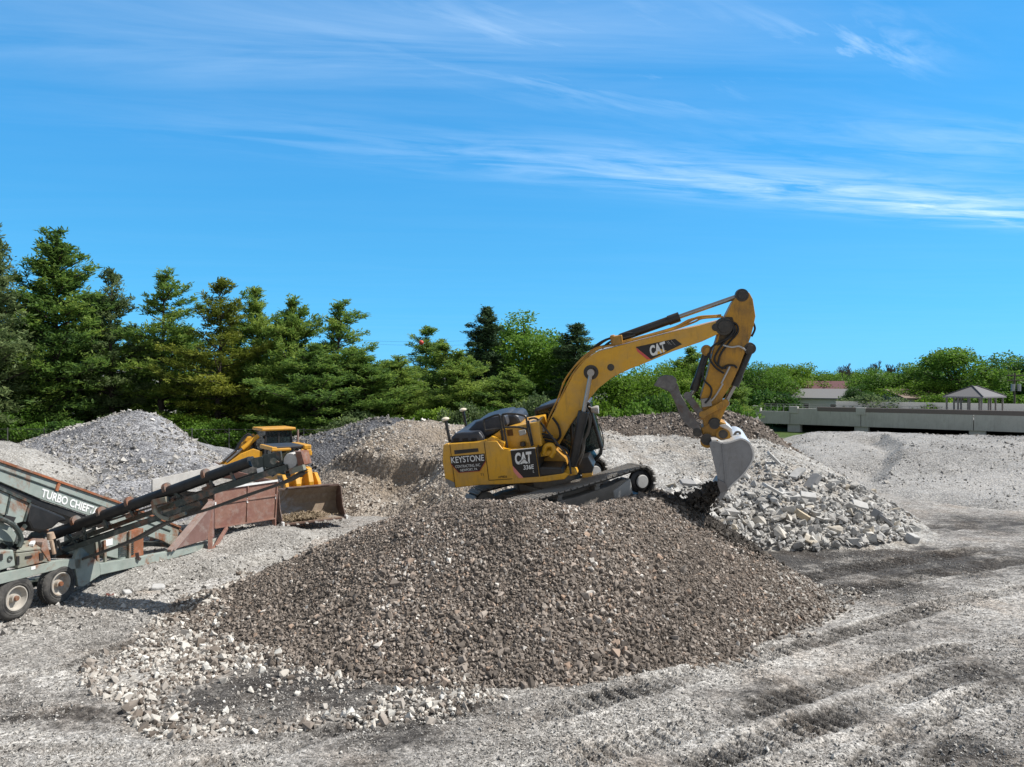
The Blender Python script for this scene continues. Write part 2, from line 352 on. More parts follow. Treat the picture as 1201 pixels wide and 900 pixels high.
X, Y = np.meshgrid(gx, gy); near = (Y > 6) & (Y < 60) & (np.abs(X) < 60)
Z = np.where(near, fbm(X*.35, Y*.35, 4, 3)*.16 + fbm(X*1.7, Y*1.7, 4, 9)*.06 + fbm(X*5, Y*5, 4, 21)*.06 + fbm(X*15, Y*15, 2, 23)*.018 + fbm(X*.6 + Y*.2, Y*1.5, 3, 33)*.06, 0)
Ysafe = np.maximum(Y, 5.0); PU = U0 + F*X/Ysafe; PV = V0 + F*H/Ysafe
tone = .60 + fbm(X*.28, Y*.28, 5, 41)*.62 + fbm(X*.55 - Y*.3, Y*1.7 + X*.45, 4, 55)*.30 + fbm(X*1.9, Y*1.9, 4, 57)*.32
for (bu, bv, ru, rv, am) in BLOBS:
    q = ((PU-bu)/ru)**2 + ((PV-bv)/rv)**2
    tone += am*.8*np.exp(-q*.8)*(1 + fbm(X*1.2, Y*1.2, 4, 77)*2.4)
wob = fbm(X*.8, Y*.8, 3, 88)*.35
for (path, hw, pitch, dep) in TRACKS:
    P = [gnd(u, v) for u, v in path]; dense = []
    for i in range(len(P)-1):
        for k in range(12): dense.append(P[i].lerp(P[i+1], k/12))
    D = np.array([[p.x, p.y] for p in dense]); seg = np.r_[0, np.cumsum(np.hypot(*np.diff(D, axis=0).T))]
    sel = near & (X > D[:, 0].min()-1) & (X < D[:, 0].max()+1) & (Y > D[:, 1].min()-1) & (Y < D[:, 1].max()+1)
    xs, ys = X[sel], Y[sel]
    best = np.full(xs.shape, 9e9); al = np.zeros(xs.shape); lat = np.zeros(xs.shape)
    for i in range(len(D)-1):
        a, b2 = D[i], D[i+1]; d = b2-a; L = np.hypot(*d); d = d/L
        t = np.clip((xs-a[0])*d[0] + (ys-a[1])*d[1], 0, L); ex, ey = xs-a[0]-d[0]*t, ys-a[1]-d[1]*t; q = np.hypot(ex, ey)
        m = q < best; best[m] = q[m]; al[m] = (seg[i]+t)[m]; lat[m] = (d[0]*ey - d[1]*ex)[m]
    best = best + wob[sel]*.35
    worn = np.clip(.85 + fbm(xs*.55, ys*.55, 3, 101)*3.0, 0, 1.1)
    inside = np.clip((hw-best)/.08, 0, 1); edge = np.exp(-((best-hw-.06)/.08)**2)
    cle = np.sin(al*2*math.pi/pitch + lat*3.0)
    Z[sel] += worn*(-inside*dep*.8 + edge*dep*.45 + inside*np.clip(cle*1.6, -.6, 1)*dep*1.1)
    tone[sel] += worn*inside*(-.10 - .22*np.clip(-cle, 0, 1)) + worn*edge*.15
Z = np.where(near, Z, 0.0)
far_grass = np.clip((Y - 70 + fbm(X*.08, Y*.08, 3, 5)*10)/4, 0, 1)
verts = np.stack([X, Y, Z], -1).reshape(-1, 3); nx, ny = len(gx), len(gy)
idx = np.arange(nx*ny).reshape(ny, nx); faces = np.stack([idx[:-1, :-1], idx[:-1, 1:], idx[1:, 1:], idx[1:, :-1]], -1).reshape(-1, 4)
me = np_mesh('ground', verts, faces, True); set_attr(me, 'tone', tone.ravel()); set_attr(me, 'grass', far_grass.ravel())
gm, nt, b = new_mat('yard_ground'); p = pos(nt)
at_ = N(nt, 'ShaderNodeAttribute', attribute_name='tone').outputs['Fac']; ag = N(nt, 'ShaderNodeAttribute', attribute_name='grass').outputs['Fac']
vo = N(nt, 'ShaderNodeTexVoronoi', {'Vector': p, 'Scale': 19.0}); vt = N(nt, 'ShaderNodeSeparateColor', {0: vo.outputs['Color']}).outputs[0]
v2 = N(nt, 'ShaderNodeTexVoronoi', {'Vector': p, 'Scale': 42.0}); vt2 = N(nt, 'ShaderNodeSeparateColor', {0: v2.outputs['Color']}).outputs[0]
mp = N(nt, 'ShaderNodeMapping', {'Vector': p, 'Rotation': (0, 0, math.radians(-28)), 'Scale': (.45, 2.6, 1)}); stv = noise(nt, mp.outputs[0], 1.6, 9, .74, .4); fn = noise(nt, p, 3.1, 8, .76, .3); f2 = noise(nt, p, 13, 6, .75)
t = M_(nt, 'ADD', at_, M_(nt, 'ADD', M_(nt, 'ADD', M_(nt, 'MULTIPLY', M_(nt, 'SUBTRACT', fn, .5), 1.35), M_(nt, 'MULTIPLY', M_(nt, 'SUBTRACT', stv, .5), 1.1)), M_(nt, 'MULTIPLY', M_(nt, 'SUBTRACT', f2, .5), .7)))
base = ramp(nt, t, [(.0, (.062, .058, .055)), (.28, (.135, .127, .118)), (.52, (.25, .237, .222)), (.82, (.345, .332, .312)), (1.0, (.41, .395, .373))])
peb = ramp(nt, M_(nt, 'MULTIPLY_ADD', vt, .6, M_(nt, 'MULTIPLY', vt2, .4)), [(.12, (.30, .30, .30)), (.5, (.95, .95, .95)), (.88, (1.9, 1.9, 1.9))])
base = mixc(nt, .8, base, peb, 'MULTIPLY')
brown = ramp(nt, noise(nt, p, .5, 5, .6), [(.5, 0), (.68, .5)]); base = mixc(nt, brown, base, mixc(nt, .75, base, (.75, .58, .43), 'MULTIPLY'))
grs = ramp(nt, noise(nt, p, 1.3, 5, .7), [(.3, (.03, .055, .012)), (.7, (.085, .13, .028))])
nt.links.new(mixc(nt, ag, base, grs), b.inputs['Base Color']); b.inputs['Roughness'].default_value = .93; b.inputs['Specular IOR Level'].default_value = .2
hh = M_(nt, 'ADD', M_(nt, 'MULTIPLY', vo.outputs['Distance'], -.6), M_(nt, 'ADD', M_(nt, 'MULTIPLY', v2.outputs['Distance'], -.3), M_(nt, 'MULTIPLY', f2, .8)))
nt.links.new(bump(nt, hh, .9, .035), b.inputs['Normal'])
g = link_mesh('ground', me, gm); tag(g, 'grey dusty gravel yard with crawler tracks and damp patches', 'ground', kind='structure')
def gz_interp(x, y):
    ix = np.clip(np.searchsorted(gx, x)-1, 0, nx-2); iy = np.clip(np.searchsorted(gy, y)-1, 0, ny-2)
    fx = (x-gx[ix])/(gx[ix+1]-gx[ix]); fy = (y-gy[iy])/(gy[iy+1]-gy[iy])
    return (Z[iy, ix]*(1-fx)+Z[iy, ix+1]*fx)*(1-fy) + (Z[iy+1, ix]*(1-fx)+Z[iy+1, ix+1]*fx)*fy

# ---------------------------------------------------------------- heaps of stone
PILES = {}
def pile(key, name, label, pts, bbox, step, mat, rough=.12, cat='heap', fine=1.3, seed=1, floor=-.12, carve=None):
    f0 = tps(pts)
    def f(x, y): return f0(x, y) + (carve(x, y) if carve else 0) + fbm(x*fine, y*fine, 4, seed)*rough*1.5 + fbm(x*fine*3.7, y*fine*3.7, 3, seed+3)*rough*.45
    xs = np.arange(bbox[0], bbox[1], step); ys = np.arange(bbox[2], bbox[3], step); X1, Y1 = np.meshgrid(xs, ys); Z1 = f(X1, Y1)
    keep = Z1 > floor; Zc = np.maximum(Z1, floor - .25)
    nx1, ny1 = len(xs), len(ys); idx = np.arange(nx1*ny1).reshape(ny1, nx1)
    fa = np.stack([idx[:-1, :-1], idx[:-1, 1:], idx[1:, 1:], idx[1:, :-1]], -1).reshape(-1, 4)
    kf = keep.ravel()[fa].any(1); fa = fa[kf]; used = np.unique(fa); remap = np.full(nx1*ny1, -1); remap[used] = np.arange(len(used))
    loc = np.array([(bbox[0]+bbox[1])/2, (bbox[2]+bbox[3])/2, 0]); vv = np.stack([X1, Y1, Zc], -1).reshape(-1, 3)[used] - loc
    o = link_mesh(name, np_mesh(name, vv, remap[fa], True), mat, loc=tuple(loc)); tag(o, label, cat); PILES[key] = f; return o
A = lambda u, v, Yd: tuple(at(u, v, Yd))
G = lambda u, v, z=0.0: tuple(gnd(u, v, z))
def scarp(pts, drop, reach, edge):
    """a dug face along a line of pixels: ground on the left of the line falls by drop and recovers over reach"""
    P = np.array([A(*q)[:2] for q in pts])
    def c(x, y):
        best = np.full(x.shape, 9e9); sd_ = np.zeros(x.shape); en = np.zeros(x.shape); wig = fbm(x*.9, y*.9, 3, 5)*.9
        for i in range(len(P)-1):
            a, d = P[i], P[i+1]-P[i]; L = np.hypot(*d); d = d/L; tt = (x-a[0])*d[0] + (y-a[1])*d[1]; t = np.clip(tt, 0, L); q = np.hypot(x-a[0]-d[0]*t, y-a[1]-d[1]*t); m = q < best
            best[m] = q[m]; sd_[m] = (d[0]*(y-a[1]) - d[1]*(x-a[0]))[m]; en[m] = np.abs(tt-t)[m]
        s = np.sign(sd_)*best + wig*.5
        return -drop*np.clip(s/edge, 0, 1)*np.exp(-np.maximum(s, 0)/reach)*np.exp(-(en/1.6)**2)
    return c
def ring(pts, dz=-.9): return [(x, y, dz) for x, y in pts]

m_brown = gravel('brown_crushed_stone', (.07, .058, .049), (.165, .137, .115), (.25, .215, .185), 11, .9, .5, .5)
m_grey = gravel('grey_crushed_stone', (.09, .091, .098), (.26, .26, .27), (.54, .54, .55), 6.5, 1.0, .3, .55)
def lowdust(nt, p, c):
    z = N(nt, 'ShaderNodeSeparateXYZ', {0: p}).outputs[2]; k = ramp(nt, M_(nt, 'ADD', M_(nt, 'MULTIPLY', z, .3), noise(nt, p, .5, 5)), [(.75, 0), (1.0, 1)])
    return mixc(nt, M_(nt, 'SUBTRACT', 1.0, k), c, mixc(nt, noise(nt, p, 1.2, 7, .75), (.14, .13, .115), (.36, .34, .31)))
m_tan = gravel('tan_rubble_fill', (.11, .092, .076), (.29, .25, .21), (.53, .48, .42), 6.5, .9, .25, .5, extra=lambda nt, p, c: mixc(nt, ramp(nt, noise(nt, p, .42, 5, .62, .6), [(.47, 0), (.60, .75)]), c, mixc(nt, noise(nt, p, 2.2, 7, .75), (.20, .162, .125), (.37, .31, .245))))
m_dark = gravel('dark_blue_stone', (.045, .047, .055), (.115, .118, .13), (.24, .245, .26), 6.5, 1.0, .4, .4)
m_pale = gravel('pale_lime_fill', (.145, .138, .13), (.34, .33, .312), (.56, .55, .525), 7.0, .7, .22, .5, extra=lambda nt, p, c: mixc(nt, ramp(nt, noise(nt, p, .5, 6, .65, .8), [(.50, 0), (.64, .6)]), c, mixc(nt, noise(nt, p, 2.5, 7, .75), (.20, .175, .15), (.40, .35, .29))))
m_soil = gravel('brown_soil_fill', (.055, .046, .039), (.135, .112, .095), (.25, .215, .185), 7.0, .9, .4, .35)
m_fine = gravel('grey_stone_dust', (.15, .145, .14), (.36, .35, .335), (.52, .505, .485), 9.0, .9, .12, .5)
m_sand = gravel('pale_stone_dust', (.17, .162, .15), (.345, .33, .305), (.50, .485, .455), 10.0, .8, .5, .5)

C_mid = A(682, 591, 19.5)
mound_pts = [A(550, 589, 19.7), A(587, 591, 18.9), A(615, 586, 18.6), A(651, 594, 18.9), A(682, 596, 19.2), A(707, 590, 19.7), A(732, 584, 20.2), A(754, 582, 20.8), A(778, 584, 20.9), A(800, 594, 20.8),
    A(510, 595, 19.8), A(480, 602, 19.7), A(440, 614, 19.6), A(400, 632, 19.6), A(330, 663, 19.4), A(262, 692, 19.3), (-9.6, 19.2, -.1),
    A(830, 613, 20.5), A(870, 641, 20.1), A(910, 666, 19.8), A(950, 693, 19.6), G(972, 712),
    G(945, 737), G(840, 775), G(720, 798), G(620, 806), G(520, 806), G(420, 796), G(330, 782), G(250, 760), G(200, 730),
    A(600, 690, 16.3), A(500, 690, 16.5), A(700, 690, 16.4), A(400, 700, 17.0), A(800, 690, 17.2), A(320, 710, 17.6), A(880, 700, 18.2),
    (1.43, 22.0, 2.15), (-.8, 20.95, 1.8), (3.7, 23.1, 2.62), (4.6, 23.6, 2.6), (3.1, 20.9, 2.35), (2.0, 20.5, 2.05), (.2, 19.9, 1.75), (-1.8, 21.6, 1.65), (-2.2, 23.2, 1.2), (.6, 23.8, 1.9), (2.6, 24.6, 2.1), (5.6, 22.4, 2.1),
    (-4, 22, 1.1), (-5, 24, .3), (-3, 26, .4), (0, 27, .6), (4, 27, .8), (7, 24.5, .8), (8.5, 21.5, .3), (-7.5, 21.5, .1)] + ring([(-11, 17), (-9, 15), (-5, 13), (-1, 12.6), (2.5, 12.8), (6, 14), (9, 16.5), (11, 19.5), (-11, 22), (-9, 25)], -.8)
pile('mound', 'gravel_mound', 'large brown crushed stone mound carrying the yellow excavator', mound_pts, (-11, 10.5, 12.5, 28), .09, m_brown, .10, fine=1.6, seed=4)
pile('grey', 'gravel_mound', 'pointed grey stone heap behind the green screening machine', [A(165, 482, 46), A(188, 489, 46), A(140, 487, 46), A(115, 497, 46), A(95, 503, 46), A(60, 509, 45), A(25, 521, 44), A(-30, 545, 42), A(215, 508, 47), A(248, 537, 48), A(285, 545, 46),
    A(170, 520, 41), A(120, 530, 40), A(220, 535, 41), A(60, 545, 38), A(170, 552, 36), A(240, 556, 36), A(110, 565, 34), A(170, 580, 31.5), G(250, 590), G(200, 615), G(120, 625), A(60, 590, 30), (-24, 54, 1.5), (-30, 52, .8), (-14, 52, 0)] + ring([(-10, 42), (-9, 34), (-10.5, 28), (-12, 58), (-24, 62), (-38, 56)]), (-38, -9, 26, 60), .2, m_grey, .22, seed=14, fine=.8)
pile('bank', 'earth_bank', 'low pale dirt bank rising at the left behind the green beam', [A(0, 519, 33), A(25, 528, 32.5), A(50, 542, 32), A(75, 560, 31.5), A(-80, 500, 34), A(-160, 490, 35), (-20, 27, .8), (-25, 27, 1.5), (-17.5, 29, .1), (-24, 38, 1.0), (-30, 38, 1.6), (-18.5, 35, .2)] + ring([(-15.5, 30), (-15, 25), (-16, 38), (-20, 42), (-32, 44)]), (-34, -15, 24, 42), .16, m_sand, .3, seed=24, fine=.9)
pile('dark', 'gravel_mound', 'dark blue grey stone heap at the back by the tan cut', [A(340, 515, 47), A(365, 511, 47), A(395, 504, 47), A(420, 496, 47), A(440, 490, 47), A(470, 492, 47), A(500, 500, 48), A(320, 521, 47), A(350, 540, 42), A(400, 525, 43), (-8, 54, .5), (-14, 53, .5)] + ring([(-18, 46), (-16, 40), (-10, 38.5), (-2, 56), (-12, 60), (-18, 54)]), (-19, -1, 36, 58), .2, m_dark, .18, seed=34)
pile('tan', 'rubble_heap', 'tan and grey rubble heap with a dug out face left of the excavator', [A(455, 500, 40), A(480, 496, 41), A(520, 497, 41), A(560, 504, 40), A(610, 512, 40), A(420, 519, 38.5), A(395, 541, 37), A(372, 570, 35.5), A(350, 585, 36),
    A(465, 515, 37.5), A(500, 530, 36.2), A(540, 528, 36), A(470, 537, 36), A(452, 545, 35.8), A(488, 545, 35.2), A(452, 560, 35.3), A(470, 573, 34.6), A(488, 574, 34.0), A(510, 560, 33.2), A(520, 545, 33.8), A(430, 578, 33.6), A(470, 590, 32), A(400, 590, 33.5), A(530, 575, 31), A(560, 560, 31.5), G(410, 606), G(470, 610), (-2.5, 27, .4), (0, 30, 1.4), (2, 28, 1.2), (4, 32, 2), (-6, 46, 1.2), (0, 47, 1.5)] + ring([(-12.5, 36), (-10, 31), (-6, 28), (-12, 42), (-6, 52), (4, 52)]), (-12.5, 5, 26, 50), .14, m_tan, .26, seed=44, carve=scarp([(492, 546, 35.4), (470, 541, 35.9), (448, 543, 36.2), (415, 548, 36.8)], .95, 1.8, .22))
rub_front = [A(785, 592, 26.6), A(830, 620, 25.6), A(900, 645, 25.6), A(960, 646, 25.9), A(1020, 642, 26.1), A(1075, 634, 26.8)]
pile('pale', 'rubble_heap', 'pale limestone fill slope behind the excavator bucket', [A(650, 508, 38), A(700, 504, 38), A(735, 512, 37), A(790, 513, 36.5), A(850, 516, 36), A(900, 517, 36), A(925, 527, 35.6), A(960, 543, 34.5), A(1000, 566, 33.5), A(1045, 592, 32.5), A(1080, 612, 31.2), A(640, 545, 32), A(700, 550, 31), A(720, 530, 33), A(770, 545, 32.5), A(830, 550, 32), A(700, 575, 28.5), A(760, 575, 28.2),
    A(880, 560, 30.6), A(930, 565, 30), A(980, 585, 29.4), A(1030, 605, 29), A(860, 590, 28.2), A(920, 605, 27.4), A(980, 615, 27.2), A(1050, 625, 27.6)] + [(p[0], p[1], max(p[2], .05)) for p in rub_front] + [(5, 25.5, 1.0), (7, 25, .4), (2, 44, 2), (10, 44, 2), (16, 40, .6)] + ring([(10, 23.5), (14, 24), (18, 26), (20, 31), (19, 37), (8, 50), (-2, 50)]), (.9, 20, 23.5, 46), .14, m_pale, .2, seed=54)
pile('soil', 'soil_heap', 'dark brown soil heap along the back of the pale slope', [A(640, 500, 41), A(700, 490, 41), A(730, 491, 41), A(765, 488, 41), A(800, 486, 41), A(840, 490, 40.5), A(870, 494, 40), A(895, 504, 39.5), A(918, 518, 39), A(940, 533, 38.5), A(650, 512, 38.6), A(703, 504, 38), A(735, 514, 37.2), A(790, 515, 36.7), A(850, 518, 36.2), A(905, 521, 36.6), (4, 46, 2.4), (10, 46, 2.6), (15, 44, 1)] +
    [(-1, 35.5, 2.2), (5, 34.8, 2), (10, 34.4, 1.6), (14, 36, .8)] + ring([(18, 40), (17, 46), (10, 52), (2, 52), (-3, 46)], -.5), (-3, 18, 35.2, 50), .16, m_soil, .22, seed=64)
pile('fine', 'stone_dust_heap', 'broad smooth grey stone dust heap below the parking deck', [A(925, 514, 58), A(950, 508, 58), A(990, 507, 57), A(1020, 510, 55), A(1045, 512, 53), A(1060, 516, 51), A(1100, 513, 51), A(1150, 516, 50), A(1201, 516, 49), A(1280, 518, 48), A(1400, 520, 48),
    A(950, 525, 50), A(1000, 525, 49), A(1035, 522, 48), A(1048, 528, 46.5), A(1040, 545, 44), A(1044, 556, 42.5), A(1052, 540, 44.6), A(1080, 545, 43.5), A(1140, 550, 42), A(1210, 550, 41), A(1300, 552, 41), A(1010, 545, 45), A(970, 540, 46), A(1090, 570, 38.5), A(1150, 578, 37), A(1210, 582, 36.5), A(1060, 572, 39), G(1120, 592), G(1180, 598), G(1260, 600), A(1010, 562, 41)] +
    [(24, 62, 1.2), (36, 60, 1.5), (50, 60, 1.2), (60, 48, 1.5), (60, 38, .5)] + ring([(16, 38), (18, 34), (24, 31.5), (32, 30), (44, 32), (16, 46), (18, 60)]), (15, 62, 31, 64), .2, m_fine, .16, seed=74, fine=.8, carve=scarp([(1040, 560, 42), (1056, 538, 45), (1062, 520, 49), (1040, 512, 54)], 1.0, 3.5, 1.1))
pile('sand', 'sand_heap', 'small pale sand heap under the rusty hopper', [A(300, 640, 25.4), A(285, 648, 24.6), A(322, 625, 26.8), A(345, 622, 27.5), A(262, 657, 24.2), A(200, 671, 21.9), A(155, 688, 20.6), A(230, 658, 23.4), A(300, 650, 23.6), A(270, 655, 23), G(350, 640), G(300, 665), G(240, 680), G(150, 697), (-11.5, 27, .3), (-12.5, 24, .2), (-13, 21, .1)] + ring([(-14.5, 20), (-9, 19.5), (-6.5, 22), (-6, 27), (-9, 31), (-14, 29)], -.5), (-14.5, -5.5, 19, 32), .1, m_sand, .06, seed=84)

def ground_at(x, y, keys=()):
    z = gz_interp(x, y)
    for k in keys: z = np.maximum(z, PILES[k](x, y))
    return z

# ---------------------------------------------------------------- loose stones
def hull_rock(seed, n=11, flat_=1.0):
    r = np.random.default_rng(seed); bm = bmesh.new()
    for k in range(n):
        if k < 4: d = np.array([(-1)**(k & 1), (-1)**((k >> 1) & 1), (-1)**((k+k//2) & 1)])*r.uniform(.30, .85, 3)
        else: d = r.normal(size=3); d /= np.linalg.norm(d); d *= r.uniform(.62, 1.0)
        bm.verts.new((d[0], d[1], d[2]*flat_))
    res = bmesh.ops.convex_hull(bm, input=bm.verts); bmesh.ops.delete(bm, geom=[v for v in bm.verts if not v.link_faces], context='VERTS')
    bmesh.ops.triangulate(bm, faces=bm.faces); bm.verts.index_update()
    vs = np.array([v.co[:] for v in bm.verts]); fs = np.array([[v.index for v in f.verts] for f in bm.faces]); bm.free(); return vs, fs
KIT = [hull_rock(100+i, 12, R.uniform(.6, .95)) for i in range(10)]; KITS = [hull_rock(200+i, 6, .8) for i in range(8)]
def rot_mats(n):
    q = rng.normal(size=(n, 4)); q /= np.linalg.norm(q, axis=1)[:, None]; w, x, y, z = q.T
    return np.stack([np.stack([1-2*(y*y+z*z), 2*(x*y-z*w), 2*(x*z+y*w)], -1), np.stack([2*(x*y+z*w), 1-2*(x*x+z*z), 2*(y*z-x*w)], -1), np.stack([2*(x*z-y*w), 2*(y*z+x*w), 1-2*(x*x+y*y)], -1)], 1)
def scatter(name, label, P, sizes, tones, mat, kit=KIT, cat='stones'):
    n = len(P); kind = rng.integers(0, len(kit), n); Rm = rot_mats(n); asp = rng.uniform(.65, 1.25, (n, 3)); loc = P.mean(0)
    vs, fs, ts = [], [], []; off = 0
    for k, (kv, kf) in enumerate(kit):
        s = np.where(kind == k)[0]
        if not len(s): continue
        v = kv[None]*(asp[s][:, None]*sizes[s][:, None, None]); v = np.einsum('nij,nvj->nvi', Rm[s], v) + (P[s]-loc)[:, None]
        f = kf[None] + (off + np.arange(len(s))*len(kv))[:, None, None]; off += len(s)*len(kv)
        vs.append(v.reshape(-1, 3)); fs.append(f.reshape(-1, 3)); ts.append(np.repeat(tones[s], len(kv)))
    me = np_mesh(name, np.concatenate(vs), np.concatenate(fs)); set_attr(me, 'tone', np.concatenate(ts))
    o = link_mesh(name, me, mat, loc=tuple(loc)); return tag(o, label, cat, kind='stuff')
m_st_brown = stones_mat('brown_stones', [(0, (.07, .058, .049)), (.3, (.165, .138, .117)), (.6, (.26, .22, .188)), (.84, (.36, .315, .275)), (.93, (.37, .26, .19)), (.97, (.66, .62, .57))])
m_st_white = stones_mat('white_stones', [(0, (.14, .113, .092)), (.25, (.29, .25, .215)), (.6, (.52, .49, .445)), (1, (.70, .68, .63))])
m_st_grey = stones_mat('grey_stones', [(0, (.15, .14, .13)), (.35, (.28, .265, .245)), (.75, (.45, .43, .40)), (1, (.64, .62, .58))])
m_st_dark = stones_mat('dark_soil_lumps', [(0, (.018, .015, .013)), (.6, (.05, .042, .036)), (1, (.11, .095, .08))])
def rnd(n, a, b): return rng.uniform(a, b, n)

# brown stones over the mound
n = 125000; x = rnd(n, -9.3, 9.3); y = rnd(n, 13.4, 23); z = PILES['mound'](x, y)
gap = z - gz_interp(x, y); ok = (gap > -.05) & ((y < 20.9 + rnd(n, -.2, .2)) | (rng.random(n) < .35)); x, y, z = x[ok], y[ok], z[ok]; sz = np.clip(rng.lognormal(math.log(.034), .42, len(x))*np.exp(fbm(x*.6, y*.6, 3, 17)*.7 - np.clip((y-16)/14, -.2, .3)), .016, .13)
u, v = px_of(x, y, z); t = rng.random(len(x))*.86 + fbm(x*.7, y*.35, 4, 7)*.55 + fbm(x*1.3, y*.35, 4, 37)*.35 + fbm(x*2.5, y*1.1, 3, 27)*.2 + .04; t = np.where(rng.random(len(x)) < .05, rnd(len(x), .9, 1), t)
# paler, washed stones towards the left foot and right tail of the mound
pal = np.clip((300-u)/120, 0, 1)*np.clip((v-690)/40, 0, 1) + np.clip((u-900)/60, 0, .6)*np.clip((v-660)/30, 0, 1); drop = rng.random(len(x)) < pal*.8
# dark damp pocket at the foot: stones are sparse there
dk = np.exp(-((u-430)/110)**2 - ((v-812)/22)**2) + np.exp(-((u-300)/110)**2 - ((v-815)/20)**2); drop |= rng.random(len(x)) < dk*.55
k = ~drop; scatter('gravel', 'brown crushed stones lying thick over the mound under the excavator', np.stack([x, y, z + sz*.25], -1)[k], sz[k], np.clip(t, 0, 1)[k], m_st_brown)
# white stones spilled around the left and front foot
poly = [gnd(u_, v_) for u_, v_ in [(335, 655), (260, 690), (200, 715), (150, 745), (95, 790), (140, 845), (215, 868), (320, 872), (430, 860), (540, 828), (620, 812), (560, 800), (430, 800), (330, 780), (260, 745), (270, 705), (345, 668)]]
n = 44000; x = rnd(n, -10.5, 1.5); y = rnd(n, 11.2, 22.5); d = fbm(x*.9, y*.9, 4, 61)
ok = inpoly(x + fbm(x*.8, y*.8, 3, 9)*1.6, y + fbm(x*.8, y*.8, 3, 19)*1.2, poly); u, v = px_of(x, y)
dk = np.exp(-((u-430)/110)**2 - ((v-815)/20)**2) + np.exp(-((u-290)/100)**2 - ((v-822)/17)**2); ok &= rng.random(n) < np.clip(.62 + d*2.2 - dk*.5, .05, 1)
x, y = x[ok], y[ok]; sz = np.clip(rng.lognormal(math.log(.038), .46, len(x)), .014, .14); z = ground_at(x, y, ('mound',))
scatter('spilled_stones', 'white and buff stones spilled round the left foot of the mound', np.stack([x, y, z + sz*.3], -1), sz, np.clip(rng.normal(.47, .33, len(x)), 0, 1), m_st_white)
# right tail
poly = [gnd(u_, v_) for u_, v_ in [(870, 640), (960, 672), (1010, 690), (990, 720), (940, 742), (860, 768), (900, 710)]]
n = 5000; x = rnd(n, 4.5, 10); y = rnd(n, 15, 21); ok = inpoly(x + fbm(x, y, 3, 9)*1.4, y + fbm(x, y, 3, 19)*1.2, poly) & (rng.random(n) < .6); x, y = x[ok], y[ok]; sz = np.clip(rng.lognormal(math.log(.042), .35, len(x)), .02, .11); z = ground_at(x, y, ('mound',))
scatter('spilled_stones', 'pinkish grey stones at the right tail of the brown mound', np.stack([x, y, z + sz*.3], -1), sz, np.clip(rng.normal(.35, .25, len(x)), 0, 1), m_st_white)
# small pebbles over the whole near yard
n = 230000; x = rnd(n, -13.5, 15); y = 10.8 + 15*rng.random(n)**1.35; d = fbm(x*.45, y*.45, 4, 71) + fbm(x*1.6, y*1.6, 3, 73)*.5
u, v = px_of(x, y); bright = np.exp(-((u-720)/120)**2 - ((v-850)/40)**2) + .8*np.exp(-((u-80)/120)**2 - ((v-735)/40)**2) + .6*np.exp(-((u-860)/150)**2 - ((v-775)/25)**2)
ok = rng.random(n) < np.clip(.30 + d*1.6 + bright*.5, .06, 1); x, y = x[ok], y[ok]; sz = np.clip(rng.lognormal(math.log(.0145), .42, len(x)), .008, .06)
scatter('pebbles', 'small grey and white pebbles strewn across the yard', np.stack([x, y, ground_at(x, y) + sz*.35], -1), sz, np.clip(rng.normal(.5, .27, len(x)), 0, 1), m_st_grey, KITS)
# coarser pale stones by the screening machine and along the path to the loader
n = 16000; x = rnd(n, -14.5, -3); y = rnd(n, 17, 31); d = fbm(x*.5, y*.5, 4, 81); u, v = px_of(x, y); ok = (rng.random(n) < np.clip(.45 + d*2.0, .02, 1)) & (PILES['mound'](x, y) < .15); x, y = x[ok], y[ok]
sz = np.clip(rng.lognormal(math.log(.036), .45, len(x)), .016, .16); z = ground_at(x, y, ('sand', 'tan')); s = (z < 2.2) & ((PILES['sand'](x, y) < gz_interp(x, y)+.03) | (rng.random(len(x)) < .12)); x, y, z, sz = x[s], y[s], z[s], sz[s]
scatter('loose_gravel', 'pale loose gravel on the path between screening machine and loader', np.stack([x, y, z + sz*.3], -1), sz, np.clip(rng.normal(.55, .28, len(x)), 0, 1), m_st_grey, KITS)
# stones on the farther heaps
def heap_stones(key, label, n, x0, x1, y0, y1, size, mu, mat, zmin=.1, thr=.5):
    x = rnd(n, x0, x1); y = rnd(n, y0, y1); z = PILES[key](x, y); ok = (z > zmin) & (rng.random(n) < np.clip(thr + fbm(x*.4, y*.4, 3, 91)*2, .05, 1)); x, y, z = x[ok], y[ok], z[ok]
    sz = np.clip(rng.lognormal(math.log(size), .4, len(x)), size*.5, size*3.5); scatter('heap_stones', label, np.stack([x, y, z + sz*.25], -1), sz, np.clip(rng.normal(mu, .28, len(x)), 0, 1), mat, KITS)
heap_stones('grey', 'grey stones covering the pointed heap behind the screening machine', 15000, -34, -10, 30, 48, .075, .5, m_st_grey)
heap_stones('tan', 'pale stones in the tan rubble heap', 15000, -12, 3, 27, 42, .06, .5, m_st_white, thr=.35)
heap_stones('pale', 'white stones in the pale limestone slope', 9000, -1, 19, 25, 38, .05, .55, m_st_white, thr=.3)
heap_stones('soil', 'brown stones in the dark soil heap', 6000, -1, 17, 36, 42, .07, .5, m_st_brown, thr=.5)
heap_stones('dark', 'dark stones of the blue grey heap', 4000, -17, -3, 39, 48, .08, .2, m_st_grey)

heap_stones('sand', 'pale stones strewn over the sand heap under the hopper', 9000, -14, -5.5, 19.5, 31, .03, .55, m_st_grey, zmin=-.02, thr=.35)
heap_stones('bank', 'stones sprinkled on the low dirt bank at the left', 5000, -33, -15, 25, 41, .05, .5, m_st_grey, thr=.4)
heap_stones('fine', 'grey stones sprinkled on the broad stone dust heap', 9000, 16, 48, 31, 58, .05, .45, m_st_grey, thr=.3)

